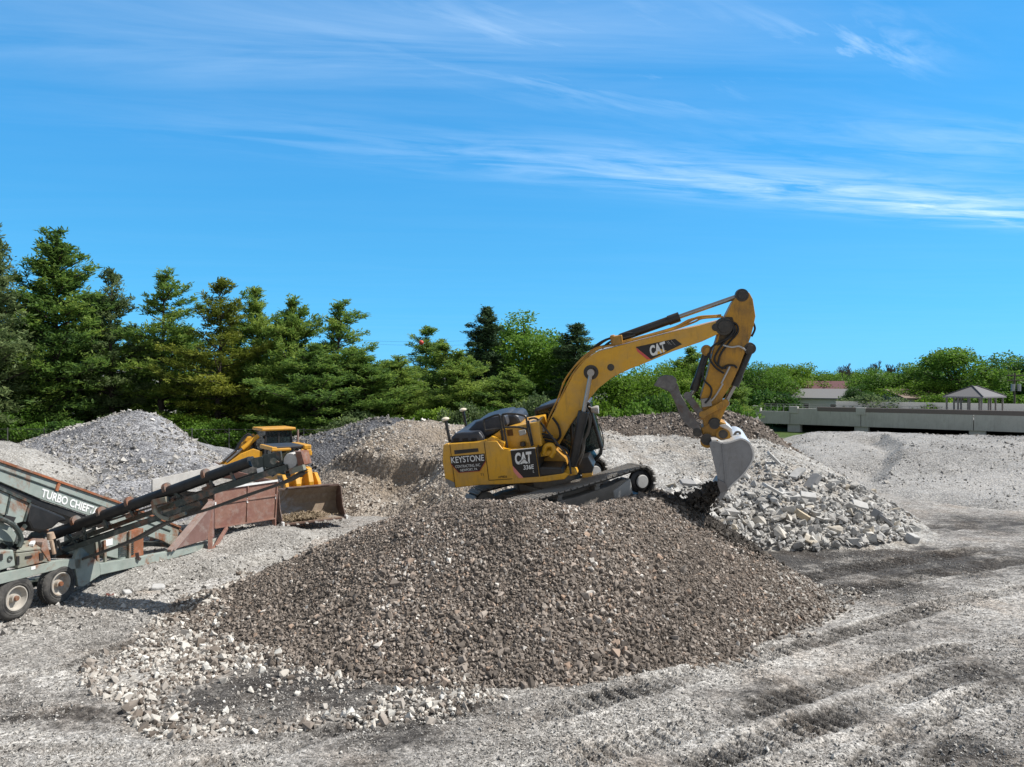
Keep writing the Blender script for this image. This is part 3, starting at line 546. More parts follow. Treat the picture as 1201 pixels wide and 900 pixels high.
# ---------------------------------------------------------------- broken concrete: counted rocks, the rest one mass
m_rock, nt, b = new_mat('broken_concrete'); oi = N(nt, 'ShaderNodeObjectInfo').outputs['Random']; p = pos(nt)
c = ramp(nt, M_(nt, 'ADD', M_(nt, 'MULTIPLY', oi, .75), M_(nt, 'MULTIPLY', noise(nt, p, 4, 6, .7), .4)), [(.12, (.22, .21, .20)), (.4, (.38, .37, .35)), (.75, (.52, .51, .485)), (.95, (.50, .44, .35))])
nt.links.new(mixc(nt, ramp(nt, noise(nt, p, 11, 5), [(.5, 0), (.8, .5)]), c, (.2, .18, .16)), b.inputs['Base Color']); b.inputs['Roughness'].default_value = .9; nt.links.new(bump(nt, noise(nt, p, 16, 5), .5, .03), b.inputs['Normal'])
rub_poly = [gnd(u_, v_) for u_, v_ in [(775, 585), (830, 622), (862, 648), (920, 652), (985, 648), (1040, 643), (1085, 632), (1060, 612), (1010, 600)]]
rub_px = [(768, 583), (800, 600), (850, 630), (900, 646), (960, 647), (1030, 640), (1078, 632), (1072, 600), (1030, 575), (985, 560), (950, 555), (905, 545), (885, 538), (870, 560), (845, 565), (800, 570)]
def in_px(u, v, poly): return inpoly(np.asarray(u), np.asarray(v), poly)
def rubble_spots(n, seed):
    r = np.random.default_rng(seed); out = []
    while len(out) < n:
        x_ = r.uniform(4.5, 17.5, 4000); y_ = r.uniform(24.5, 33, 4000); z_ = ground_at(x_, y_, ('pale',)); u_, v_ = px_of(x_, y_, z_)
        ok = in_px(u_, v_, rub_px) & (r.random(4000) < np.clip((y_ < 28.5)*1.0 + .35, 0, 1)); out += list(zip(x_[ok], y_[ok], z_[ok]))
    return out[:n]
rock_meshes = []
for i in range(16):
    kv, kf = hull_rock(300+i, R.choice([9, 11, 13]), R.uniform(.6, 1)); me = np_mesh('rock', kv, kf); me.materials.append(m_rock); rock_meshes.append(me)
RG = 'broken concrete rocks in the heap by the bucket'
spots = rubble_spots(300, 8); placed = []
for i, (x_, y_, z_) in enumerate(spots):
    s = R.choice([.11, .13, .15, .17, .19, .22, .16, .27]); o = bpy.data.objects.new('rock', rock_meshes[i % 16]); COL.objects.link(o)
    o.location = (x_, y_, z_ + s*.35 + R.random()*.12); o.scale = (s*R.uniform(.8, 1.5), s*R.uniform(.8, 1.3), s*R.uniform(.7, 1.05)); o.rotation_euler = (R.uniform(-.7, .7), R.uniform(-.7, .7), R.uniform(0, 6.3))
    tag(o, 'angular pale grey broken concrete rock in the heap right of the bucket', 'rock', RG)
P = np.array(rubble_spots(1500, 18)); sz = np.clip(rng.lognormal(math.log(.085), .35, len(P)), .04, .17); P[:, 2] += sz*.4 + rng.random(len(P))*.08
scatter('rubble', 'smaller pale concrete rubble between the larger rocks right of the bucket', P, sz, np.clip(rng.normal(.6, .28, len(P)), 0, 1), stones_mat('grey_rubble', [(0, (.15, .145, .14)), (.4, (.33, .325, .315)), (1, (.64, .63, .61))]), cat='rubble')
m_slab = paint('slab_concrete', (.40, .40, .395), (.52, .51, .49), .9, 0, .35, (.2, .19, .17), 2.0)
m_block = paint('grey_block', (.22, .22, .225), (.28, .28, .28), .85, 0, .3, (.4, .38, .35), 2.0)
m_buff = paint('buff_stone', (.45, .36, .24), (.5, .43, .32), .9, 0, .3, (.3, .27, .22), 2.0)
def slab(name, label, u, v, Yd, size, rot, mat, bev=.02):
    sx, sy, sz_ = [k*.82 for k in size]; q = at(u, v, Yd); o = MB(); mx = Matrix.Rotation(rot[2], 3, 'Z') @ Matrix.Rotation(rot[1], 3, 'Y') @ Matrix.Rotation(rot[0], 3, 'X')
    r_ = random.Random(int(u*7+v)); pts = [(-1, -1), (-.2, -1.08), (1, -.9), (1.06, .1), (.85, 1), (-.3, .95), (-1.05, .8)]
    o.prism([q + mx @ Vector((a*sx/2*r_.uniform(.9, 1.08), b_*sy/2*r_.uniform(.9, 1.08), -sz_/2)) for a, b_ in pts], mx @ Vector((0, 0, sz_)))
    tag(o.build(name, mat, None, bev, loc=q), label, 'slab' if 'slab' in name else 'rock')
slab('concrete_slab', 'thick flat concrete slab lying in the middle of the rubble', 925, 583, 28.5, (1.0, .6, .32), (.25, .05, .1), m_slab)
slab('concrete_slab', 'broken concrete slab with ragged edge beside the thick flat slab', 948, 583, 28.6, (.7, .6, .3), (.3, .1, -.4), m_slab)
slab('concrete_slab', 'tilted concrete slab standing on edge at the top of the rubble', 953, 565, 29.8, (.9, .5, .25), (.2, -.75, .3), m_block)
slab('concrete_slab', 'thin pale slab leaning diagonally across the rubble', 908, 575, 28.4, (1.15, .4, .14), (.2, .5, .15), m_slab)
slab('concrete_slab', 'long grey slab resting above the pale leaning slab', 935, 555, 30.4, (.9, .5, .15), (.1, -.5, .5), m_slab)
slab('concrete_slab', 'smooth square pale slab near the right of the rubble', 1009, 592, 28.6, (.75, .55, .12), (.45, .3, -.2), m_slab)
slab('concrete_block', 'grey square concrete block near the right of the rubble', 1028, 603, 28.2, (.38, .38, .42), (.35, .45, .5), m_block)
slab('concrete_slab', 'narrow grey slab leaning right of the square block', 1040, 611, 27.9, (.85, .32, .14), (.3, .7, .2), m_block)
slab('buff_rock', 'long buff coloured stone in the middle of the white rubble', 943, 606, 27.2, (.85, .3, .28), (.3, .55, .1), m_buff)
slab('concrete_slab', 'blue grey slab lying behind the excavator track on the pale slope', 806, 566, 28.4, (.75, .45, .14), (.4, .1, .3), m_block)
slab('concrete_slab', 'slanting pale slab pair high on the slope behind the bucket', 911, 541, 32.0, (1.3, .4, .15), (.4, .75, .2), m_slab)
slab('rock', 'large white boulder at the right end of the rubble', 1070, 632, 26.6, (.55, .45, .4), (.3, .2, .4), m_slab, .05)
slab('rock', 'large pale boulder on the gravel between chassis and conveyor shadow', 185, 691, 20.6, (.42, .36, .3), (.2, .1, .4), m_slab, .04)
slab('rock', 'square pale boulder left of the large one in front of the chassis', 148, 697, 20.2, (.28, .26, .26), (.3, .2, .9), m_slab, .03)
slab('brick', 'dull red brick fragment on the gravel beside the screening machine wheel', 130, 699, 20.1, (.3, .16, .13), (.3, .2, .6), flat('brick_red', (.12, .045, .035), .9), .01)
slab('rock', 'white boulder at the front foot of the mound', 520, 820, 13.55, (.2, .17, .16), (.3, .2, .5), m_slab, .02)
# ---------------------------------------------------------------- far hills and woods on the horizon
xs = np.linspace(-3500, 4200, 160); hv, hf = [], []
for i, x_ in enumerate(xs):
    hgt = 26 + 24*math.exp(-((x_-1450)/700)**2) + 8*math.sin(x_*.004) + 5*math.sin(x_*.011+1)
    for yy, zz_ in ((3000, -5), (3150, hgt*.55), (3400, hgt), (3800, hgt*.8)): hv.append((x_, yy, zz_))
for i in range(len(xs)-1):
    for k in range(3): a = i*4+k; hf.append((a, a+4, a+5, a+1))
m_hill, nt, b = new_mat('haze_tinted_hill'); p = pos(nt)
nt.links.new(ramp(nt, noise(nt, p, .02, 6, .7), [(.3, (.07, .115, .16)), (.7, (.115, .17, .205))]), b.inputs['Base Color']); b.inputs['Roughness'].default_value = 1  # blue of distant haze put into the hill colour
o = link_mesh('hills', np_mesh('hills', np.array(hv, float), np.array(hf), True), m_hill); tag(o, 'low wooded hills on the horizon, tinted haze blue', 'hills', kind='structure')

# ---------------------------------------------------------------- trees
L_PINE = leaf_mat('pine_needles', (.044, .096, .030), (.145, .25, .05), (.31, .40, .08), .52)
L_PINEY = leaf_mat('yellowing_pine_needles', (.06, .085, .016), (.16, .205, .028), (.28, .29, .04), .38)
L_PALE = leaf_mat('pale_pine_needles', (.05, .085, .038), (.13, .19, .075), (.23, .29, .115), .45)
L_SPR = leaf_mat('spruce_needles', (.022, .05, .025), (.055, .105, .045), (.11, .17, .07), .3)
L_DEC = leaf_mat('broad_leaves', (.045, .10, .016), (.115, .23, .03), (.21, .34, .05), .45)
L_BRI = leaf_mat('fresh_broad_leaves', (.065, .13, .014), (.15, .27, .028), (.25, .37, .05), .45)
L_DK = leaf_mat('dark_broad_leaves', (.024, .062, .015), (.06, .14, .024), (.115, .215, .036), .4)
L_RED = leaf_mat('purple_leaves', (.02, .010, .014), (.045, .018, .025), (.075, .03, .035), .3)
L_BRN = leaf_mat('dead_needles', (.10, .07, .045), (.19, .14, .09), (.27, .22, .15), .2)
BARK = flat('bark', (.055, .044, .036), .95); BARK2 = flat('pale_bark', (.16, .145, .13), .95)
def quads_mesh(name, C, D, W, tone):
    """blades: base centre C, tip direction D (with length), half width W"""
    v = np.stack([C - W*.6, C + W*.6, C + D*.6 + W, C + D, C + D*.6 - W], 1).reshape(-1, 3); n = len(C)
    f = np.arange(n*5).reshape(n, 5); me = np_mesh(name, v, f); set_attr(me, 'tone', np.repeat(tone, 5)); return me
def nrm(a): return a/np.maximum(np.linalg.norm(a, axis=-1, keepdims=True), 1e-6)
def pine_mesh(seed, Ht, Rad, open_=.0, droop=.0, sp=.055, tip=1.0, lean=0.0):
    r = np.random.default_rng(seed); trunk = MB(); C, D, W, T = [], [], [], []
    def tx(z): return Vector((math.sin(z*.21+seed)*.15 + lean*z, math.cos(z*.17+seed)*.15, z))
    trunk.tube([tx(Ht*k/9) for k in range(10)], [Rad*.06*(1-k/9.6) for k in range(10)], 7)
    z = Ht*r.uniform(.06, .10); lop = r.uniform(0, 6.28)
    while z < Ht*.985:
        t = z/Ht; prof = (1-t)**.70*(.62+.38*min(1, t*3.5))*r.uniform(.70, 1.15) + .045; nb = int(r.integers(5, 8)) if t < .85 else 4; a0 = r.uniform(0, 6.28)
        for b_ in range(nb):
            if r.random() < open_*(.5+t*.6): continue
            az = a0 + b_*6.283/nb + r.normal(0, .3); Lb = Rad*prof*r.uniform(.34, 1.28)*(1+.22*math.cos(az-lop)); zb = min(z + r.normal(0, Ht*.014), Ht*.98); el = math.radians(2 - droop*24 + 46*t**1.4 + r.normal(0, 9))
            d = np.array([math.cos(az)*math.cos(el), math.sin(az)*math.cos(el), math.sin(el)]); p0 = np.array(tx(zb)); sw = r.uniform(.04, .20)*(1-droop)
            def bp(s): return p0 + d*Lb*s + np.array([0, 0, sw*Lb*s*s])
            trunk.tube([Vector(bp(s)) for s in (0, .5, 1)], [Rad*.018*(1-t*.6), Rad*.011, .015], 4, False)
            nc = max(6, int(Lb*9)); side = np.array([-math.sin(az), math.cos(az), 0])
            s = r.uniform(.18, 1.03, nc)**.75; lat = r.normal(0, 1, nc)*Lb*.27*(1.15-s*.6); up = np.abs(r.normal(0, .28, nc)) + .02
            pc = p0 + d*(Lb*s)[:, None] + np.outer(sw*Lb*s*s, [0, 0, 1]) + side*lat[:, None] + np.outer(up - np.abs(lat)*.06, [0, 0, 1]); bt = r.normal(0, .10)
            for q in range(13):
                dd = nrm(r.normal(0, 1, (nc, 3))*[1, 1, .6] + d*.55 + [0, 0, .5]); ln = r.uniform(.20, .44, nc)
                ww = nrm(np.cross(dd, r.normal(0, 1, (nc, 3)))); C.append(pc + r.normal(0, .13, (nc, 3))); D.append(dd*ln[:, None]); W.append(ww*r.uniform(.03, .062, nc)[:, None]); T.append(np.clip(r.normal(.45, .16, nc) + bt + up*.35, 0, 1))
        z += Ht*sp*r.uniform(.5, 1.3)*(1.1-.45*t)
    n = 12; pc = np.array([tx(Ht*k) for k in r.uniform(.93, 1.0, n)]) + r.normal(0, .05*tip, (n, 3))
    for q in range(7):
        dd = nrm(r.normal(0, 1, (n, 3))*[.6, .6, .3] + [0, 0, .9]); C.append(pc); D.append(dd*r.uniform(.25, .5, n)[:, None]); W.append(nrm(np.cross(dd, r.normal(0, 1, (n, 3))))*.06); T.append(r.uniform(.3, .8, n))
    cr = quads_mesh('crown', np.concatenate(C), np.concatenate(D), np.concatenate(W), np.concatenate(T)); tm = bpy.data.meshes.new('trunk'); tm.from_pydata([tuple(v) for v in trunk.v], [], trunk.f); tm.update(); return cr, tm
def broad_mesh(seed, Ht, Rad, clumps=42, leaf=.24, base=.16, dens=1.0, rough=.5):
    r = np.random.default_rng(seed); trunk = MB(); C, D, W, T = [], [], [], []; ph = r.uniform(0, 6.28, 3)
    trunk.tube([Vector((0, 0, 0)), Vector((.08, .04, Ht*.25)), Vector((-.05, .1, Ht*.5))], [Rad*.07, Rad*.055, Rad*.03], 8)
    cz, hz = Ht*(base + (1-base)*.5), Ht*(1-base)*.5
    for c in range(clumps):
        d = r.normal(0, 1, 3); d /= np.linalg.norm(d); k = r.uniform(.30, .92)**.6*(1 + .11*math.sin(3*math.atan2(d[1], d[0])+ph[0]) + .09*math.sin(4*d[2]+ph[1]))
        pr = np.array([d[0]*Rad*k, d[1]*Rad*k, cz + d[2]*hz*k]); 
        if d[2] < -.3: pr[:2] *= .85
        rc = Rad*r.uniform(.22, .42); trunk.tube([Vector((0, .05, Ht*r.uniform(.2, .42))), Vector((pr*[.5, .5, .8]).tolist()), Vector(pr.tolist())], [Rad*.025, Rad*.015, .02], 4, False)
        n = int(400*dens*(rc/Rad/.32)**2); dirs = nrm(r.normal(0, 1, (n, 3))); rad = rc*r.uniform(.35, 1.06, n)**.6*(1 + rough*.5*np.sin(dirs[:, 0]*5+c)*np.sin(dirs[:, 1]*6+c*2))
        pc = pr + dirs*rad[:, None]*[1, 1, .72]
        dd = nrm(dirs + r.normal(0, .7, (n, 3)) + [0, 0, -.15]); C.append(pc); D.append(dd*(leaf*r.uniform(.7, 1.3, n))[:, None]); W.append(nrm(np.cross(dd, dirs + r.normal(0, .5, (n, 3))))*(leaf*.34)); T.append(np.clip(r.normal(.42, .16, n) + r.normal(0, .10), 0, 1))
    cr = quads_mesh('crown', np.concatenate(C), np.concatenate(D), np.concatenate(W), np.concatenate(T)); tm = bpy.data.meshes.new('trunk'); tm.from_pydata([tuple(v) for v in trunk.v], [], trunk.f); tm.update(); return cr, tm
def bare_mesh(seed, Ht):
    r = random.Random(seed); m = MB()
    def grow(p, d, L, rad, lev):
        q = p + d*L; m.tube([p, q], [max(rad, .075), max(rad*.62, .06)], 5 if lev < 2 else 3, False)
        if lev >= 5: return
        for k in range(3 if lev < 4 else 2):
            nd = (d + Vector((r.uniform(-1, 1), r.uniform(-1, 1), r.uniform(-.1, .7)))*.55).normalized(); grow(p.lerp(q, r.uniform(.55, 1)), nd, L*r.uniform(.58, .8), rad*.55, lev+1)
    grow(Vector((0, 0, 0)), Vector((0, 0, 1)), Ht*.3, Ht*.018, 0); me = bpy.data.meshes.new('trunk'); me.from_pydata([tuple(v) for v in m.v], [], m.f); me.update(); return me
PINES = [pine_mesh(1, 18, 5.6, .05), pine_mesh(2, 18, 4.8, .14), pine_mesh(3, 18, 4.8, .26, 0, .064), pine_mesh(4, 14, 5.2, .12, .15), pine_mesh(5, 18, 4.8, .30, .05, .068), pine_mesh(6, 18, 5.2, .18, .0, .062)]
SPR = [pine_mesh(11, 20, 3.6, .02, .9, .042), pine_mesh(12, 20, 3.2, .05, 1.0, .045)]
BRO = [broad_mesh(21, 12, 5.2, 58), broad_mesh(22, 11, 4.6, 48), broad_mesh(23, 9, 4.4, 44, .22), broad_mesh(24, 14, 5.0, 64, .25, .12)]
BUSH = [broad_mesh(31, 3.4, 2.4, 24, .2, .02, .8), broad_mesh(32, 2.6, 2.2, 20, .18, .02, .8)]
BARE = [bare_mesh(41, 13), bare_mesh(42, 13)]
_mats = {}
def mesh_with(me, mat):
    k = (me.name, mat.name)
    if k not in _mats: c = me.copy(); c.materials.clear(); c.materials.append(mat); _mats[k] = c
    return _mats[k]
def tree(name, label, u, vtop, Yd, kind, leaf, width=None, group=None, bark=None, z0=0.0, srcH=None):
    """crown top at pixel (u, vtop), depth Yd, crown half width in photo pixels"""
    cr, tm = kind; q = at(u, vtop, Yd); Ht = q.z - z0
    co = np.empty(len(cr.vertices)*3, np.float32); cr.vertices.foreach_get('co', co); co = co.reshape(-1, 3); h0 = np.percentile(co[:, 2], 99.9); w0 = np.percentile(np.abs(co[:, 0]), 97)
    sz_ = Ht/h0; sx = sz_ if width is None else width*(1.22 if 'pine' in name else 1.1)/F*Yd/w0
    t = thing(name, (q.x, Yd, z0), label, 'tree' if 'tree' in name else 'shrub', group, rotz=R.uniform(0, 6.28)); t.scale = (sx, sx, sz_)
    c = link_mesh('crown' if 'tree' in name else 'foliage', mesh_with(cr, leaf), None, t); k = link_mesh('trunk' if 'tree' in name else 'stems', mesh_with(tm, bark or BARK), None, t); return t
GP = 'pines along the back of the yard'; GB = 'leafy trees beyond the yard'
tree('pine_tree', 'tall pale green pine cut by the left edge of the picture', -14, 262, 66, PINES[0], L_PALE, 62, GP)
tree('pine_tree', 'tallest dark green pine, dense down to the ground, near the left edge', 62, 270, 70, PINES[0], L_PINE, 68, GP)
tree('pine_tree', 'pine with brown dying upper branches right of the tallest pine', 132, 316, 73, PINES[4], L_PALE, 36, GP)
tree('pine_tree', 'dark pine filling the gap below the dying pine', 112, 345, 78, PINES[1], L_PINE, 44, GP)
tree('pine_tree', 'slim open topped pine standing behind the pointed grey heap', 190, 317, 74, PINES[2], L_PINE, 42, GP)
tree('pine_tree', 'yellowing pine with lime coloured branches', 256, 327, 72, PINES[4], L_PINEY, 44, GP)
tree('pine_tree', 'dark narrow pine just right of the yellowing pine', 301, 338, 77, PINES[1], L_PINE, 34, GP)
tree('pine_tree', 'round headed pine behind the crawler loader cab', 345, 350, 74, PINES[3], L_PINE, 44, GP)
tree('pine_tree', 'slender pine with a long side bough at the right end of the tall row', 397, 352, 72, PINES[2], L_PINE, 42, GP)
tree('pine_tree', 'low spreading pine at the foot of the slender one', 372, 405, 69, PINES[3], L_PINE, 52, GP)
tree('pine_tree', 'low bright green pine left of the dark blue stone heap', 425, 418, 70, PINES[3], L_PINE, 46, GP)
tree('pine_tree', 'shorter pine with the red marker ball before its top', 498, 383, 100, PINES[4], L_PINE, 36, GP)
tree('pine_tree', 'squat dark pine behind the tan rubble heap', 468, 418, 76, PINES[0], L_PINE, 42, GP)
tree('pine_tree', 'broad pine left of the excavator hood', 540, 412, 73, PINES[3], L_PINE, 38, GP)
tree('pine_tree', 'pale layered pine in front of the big leafy tree', 600, 432, 70, PINES[3], L_PINE, 38, GP)
for lb, u_, v_, k_ in (('dark pine in the second row behind the tallest pine', 30, 372, 0), ('second row pine left of the slim open topped pine', 160, 392, 1), ('second row pine between slim pine and yellowing pine', 222, 384, 5), ('second row pine right of the yellowing pine', 280, 396, 1), ('second row pine behind the round headed pine', 322, 392, 0), ('second row pine right of the slender pine', 424, 412, 3), ('dim pine behind the squat dark pine', 452, 424, 3), ('second row pine right of the marker ball pine', 522, 404, 5), ('dark pine filling the corner at the far left edge', -30, 350, 1), ('second row pine left of the yellowing pine base', 92, 402, 5)):
    tree('pine_tree', lb, u_, v_, 84, PINES[k_], L_PINE, 44, GP)
tree('spruce_tree', 'pointed dark spruce rising behind the big leafy tree', 570, 361, 82, SPR[0], L_SPR, 36)
tree('spruce_tree', 'second dark spruce, right of the big leafy tree', 675, 380, 80, SPR[1], L_SPR, 30)
tree('leafy_tree', 'big rounded leafy tree behind the excavator boom foot', 620, 369, 88, BRO[3], L_DEC, 58, GB)
tree('leafy_tree', 'dark leafy tree between big leafy tree and second spruce', 655, 404, 90, BRO[0], L_DK, 30, GB)
tree('leafy_tree', 'bright spring green tree framed under the boom arch', 735, 436, 66, BRO[1], L_BRI, 44, GB)
tree('leafy_tree', 'bright green tree below the black boom decal', 772, 424, 70, BRO[0], L_BRI, 36, GB)
tree('pine_tree', 'bushy pine left of the raised thumb claw', 812, 408, 72, PINES[3], L_PINE, 38, GP)
tree('pine_tree', 'pine behind the bucket cylinders', 846, 418, 70, PINES[0], L_PINE, 34, GP)
tree('pine_tree', 'low pine beside the left end of the parking deck', 862, 442, 68, PINES[3], L_PINE, 24, GP)
tree('leafy_tree', 'bright crowned tree just above the left end of the deck', 896, 426, 120, BRO[0], L_DEC, 34, GB)
tree('leafy_tree', 'lime tree left of the red roofed house', 928, 427, 130, BRO[1], L_BRI, 30, GB)
tree('leafy_tree', 'mid green tree right of the lime tree', 950, 436, 140, BRO[2], L_DEC, 26, GB)
tree('leafy_tree', 'pale tree behind the white gabled house', 988, 436, 160, BRO[1], L_BRI, 34, GB)
tree('leafy_tree', 'dark pointed tree beside the white gable', 1008, 452, 108, BRO[3], L_DK, 16, GB)
tree('leafy_tree', 'wide bright tree in front of the bare trees', 1030, 432, 118, BRO[0], L_DEC, 38, GB)
tree('leafy_tree', 'spreading tree with lime edges left of the brown roofed house', 1062, 446, 112, BRO[2], L_BRI, 32, GB)
tree('leafy_tree', 'dark tree against the left side of the tall round tree', 1080, 427, 150, BRO[1], L_DK, 28, GB)
tree('leafy_tree', 'tall round dark green tree standing behind the gazebo', 1125, 408, 112, BRO[1], L_DEC, 40, GB)
tree('leafy_tree', 'leafy tree cut by the right edge of the picture', 1206, 415, 122, BRO[0], L_DK, 38, GB)
tree('leafy_tree', 'small tree between the tall round tree and the right edge tree', 1165, 436, 150, BRO[2], L_DK, 22, GB)
tree('purple_tree', 'dark purple leaved tree behind the red roofed house', 976, 452, 128, BRO[2], L_RED, 22)
for lb, u_, v_, Y_, k_ in (('bare grey tree left of the pair of bare trees', 986, 412, 150, 0), ('tall bare tree above the wide bright tree', 1046, 408, 155, 1), ('thin bare tree leaning left beside the tall bare one', 1022, 409, 160, 0), ('small bare tree right of the tall bare one', 1068, 416, 158, 1)):
    q = at(u_, v_, Y_); t = thing('bare_tree', (q.x, Y_, 0), lb, 'tree', 'bare trees on the skyline', R.uniform(0, 6)); s = q.z/13; t.scale = (s*.8, s*.8, s); link_mesh('trunk', mesh_with(BARE[k_], BARK2), None, t)
SH = [('round shrub under the tallest pine', 30, 478, 66), ('dark shrub left of the pointed heap', 85, 492, 64), ('shrub in shade behind the heap shoulder', 120, 486, 68), ('shrub behind the right flank of the pointed heap', 232, 486, 68), ('low shrub left of the loader cab', 268, 492, 66),
    ('shrub right of the loader cab', 352, 488, 68), ('pale shrub behind the dark blue heap', 408, 482, 66), ('shrub below the marker ball pine', 505, 478, 68), ('silvery shrub beside the GPS masts', 550, 474, 64), ('shrub behind the engine hood', 590, 478, 66), ('pale willowy shrub left of the excavator cab', 636, 462, 66),
    ('shrub right of the cab under the boom arch', 706, 468, 62), ('yellow tipped shrub below the bright spring tree', 742, 470, 60), ('green shrub left of the thumb claw foot', 772, 462, 62), ('shrub behind the thumb claw', 800, 466, 60), ('shrub behind the stick foot', 832, 468, 60), ('shrub at the back of the soil heap', 856, 474, 60), 
    ('bush on the far side of the deck left of the houses', 915, 458, 100), ('bush before the white gable', 1022, 462, 104), ('bush left of the gazebo', 1090, 462, 100), ('bush right of the gazebo', 1182, 458, 104)]
for i, (lb, u_, v_, Y_) in enumerate(SH): tree('shrub', lb, u_, v_, Y_, BUSH[i % 2], [L_DEC, L_DK, L_PALE, L_BRI][i % 4 if i not in (8, 10) else 2], 24 + (i*7) % 11, 'shrubs along the back of the yard', z0=-.3)
# woods closing the view far behind
r_ = np.random.default_rng(77); wx = r_.uniform(-330, 330, 26000); wy = r_.uniform(200, 250, 26000); hgt = 5.8 + fbm(wx*.03, wy*.03, 4, 3)*5 + fbm(wx*.15, wy*.1, 3, 8)*3.5; wz = hgt*r_.uniform(0.05, 1, 26000)**.7
dd = nrm(r_.normal(0, 1, (26000, 3))); C_ = np.stack([wx, wy, wz], -1)
o = link_mesh('woods', quads_mesh('woods', C_, dd*1.6, nrm(np.cross(dd, r_.normal(0, 1, (26000, 3))))*.8, np.clip(r_.normal(.45, .2, 26000) + fbm(wx*.04, wy*.04, 3, 31)*.5, 0, 1)), L_DEC); tag(o, 'distant belt of green woods closing the view', 'woods', kind='stuff')

# ---------------------------------------------------------------- houses beyond the trees
M_WALLW = flat('white_siding', (.62, .61, .58), .8); M_WALLP = flat('pink_siding', (.46, .36, .32), .85); M_ROOFG = flat('grey_shingles', (.20, .20, .205), .9); M_ROOFR = flat('dark_red_roof', (.11, .045, .05), .9)
M_ROOFB = flat('brown_shingles', (.20, .15, .12), .9); M_WIN = flat('dark_window_glass', (.03, .035, .04), .15); M_TRIM = flat('white_trim', (.75, .75, .73), .7)
def house(name, label, u, v_eave, Yd, w, d, hw, rise, wall, roof, rot, wins=3):
    q = at(u, v_eave, Yd); zt = q.z; t = thing(name, (q.x, Yd, 0), label, 'house', rotz=0); mx = Matrix.Rotation(rot, 3, 'Z'); z0 = -1.0
    def P(x, y, z): return Vector((q.x, Yd, 0)) + mx @ Vector((x, y, z))
    X_, Y_ = mx @ Vector((1, 0, 0)), mx @ Vector((0, 1, 0)); m = MB()
    m.prism([P(-w/2, -d/2, z0), P(-w/2, d/2, z0), P(-w/2, d/2, zt), P(-w/2, 0, zt+rise), P(-w/2, -d/2, zt)], X_*w); m.build('wall', wall, t)
    m = MB()
    for s in (-1, 1): m.prism([P(-w/2-.4, s*(d/2+.45), zt-.45*rise/(d/2)+.06), P(-w/2-.4, 0, zt+rise+.06), P(-w/2-.4, 0, zt+rise+.24), P(-w/2-.4, s*(d/2+.45), zt-.45*rise/(d/2)+.24)], X_*(w+.8))
    m.build('roof', roof, t)
    for i in range(wins):
        xc = -w/2 + w*(i+.5)/wins; wn = MB(); wn.box(P(xc, -d/2-.03, zt-1.5), X_*.55, Y_*.05, (0, 0, .7)); f = wn.build('window', M_TRIM, t); g_ = MB(); g_.box(P(xc, -d/2-.085, zt-1.5), X_*.45, Y_*.006, (0, 0, .6)); g_.build('pane', M_WIN, f)
    g_ = MB(); g_.box(P(w*.5+.03, -d*.12, zt-1.2), Y_*.5, X_*.05, (0, 0, .6)); g_.build('window', M_WIN, t); return t
house('house', 'pale pink sided house glimpsed between the trunks left of the loader', 325, 462, 112, 16, 9, 0, 2.6, M_WALLP, M_ROOFB, .05, 4)
house('house', 'white house glimpsed behind the pines at far left', 142, 455, 108, 13, 8, 0, 2.4, M_WALLW, M_ROOFG, -.1, 3)
house('house', 'white house with grey roof behind the broad pine', 545, 463, 110, 14, 9, 0, 2.5, M_WALLW, M_ROOFG, .1, 3)
house('house', 'house with pale grey roof seen left of the excavator cab', 655, 474, 104, 13, 9, 0, 2.2, M_WALLW, M_ROOFG, -.05, 3)
house('house', 'white gabled house with grey roof beyond the deck', 972, 467, 118, 9, 6.5, 0, 1.3, M_WALLW, M_ROOFG, -.85, 2)
house('house', 'house with dark red roof behind the white gabled one', 958, 461, 128, 13, 8, 0, 1.9, M_WALLW, M_ROOFR, 0, 3)
house('house', 'low house with brown roof left of the gazebo', 1082, 467, 112, 12, 9, 0, 1.2, M_WALLW, M_ROOFB, .1, 3)

# ---------------------------------------------------------------- parking deck with gazebo on the right
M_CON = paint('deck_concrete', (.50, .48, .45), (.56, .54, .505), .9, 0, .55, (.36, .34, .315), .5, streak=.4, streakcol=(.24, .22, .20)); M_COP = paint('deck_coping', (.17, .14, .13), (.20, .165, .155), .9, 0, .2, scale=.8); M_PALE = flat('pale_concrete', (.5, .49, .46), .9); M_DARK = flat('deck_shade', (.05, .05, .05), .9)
PA, PB = at(886, 476, 91), at(1330, 485.5, 67.9); PA.z = PB.z = 3.15
dv = (PB-PA); Lk = math.hypot(dv.x, dv.y); dv = Vector((dv.x/Lk, dv.y/Lk, 0)); nv = Vector((-dv.y, dv.x, 0))
if nv.y < 0: nv = -nv
deck = thing('parking_deck', (PA.x, PA.y, 0), 'long grey concrete parking deck with brown coping on the right', 'parking deck')
def K(s, off, z): return Vector((PA.x, PA.y, 0)) + dv*s + nv*off + Vector((0, 0, z))
def s_at(u):
    r = ray(u, 480); return ((PA.y*r.x - PA.x))/(dv.x - dv.y*r.x)
seams = [s_at(886), s_at(927), s_at(1010), s_at(1142), s_at(1300)]
for i in range(4):
    a_, b_ = seams[i]+.03, seams[i+1]-.03; low = .42 if i == 0 else 0.0; m = MB()
    m.box((K(a_, 0, 0)+K(b_, 0, 0))/2 + Vector((0, 0, 1.95-low/2)), dv*(b_-a_)/2, nv*.18, (0, 0, 1.0-low/2)); m.build('wall_panel', M_CON, deck, .02)
m = MB(); a_, b_ = s_at(959), seams[-1]; m.box((K(a_, 0, 0)+K(b_, 0, 0))/2 + Vector((0, 0, 2.90)), dv*(b_-a_)/2, nv*.20, (0, 0, .25)); m.build('coping', M_COP, deck, .02)
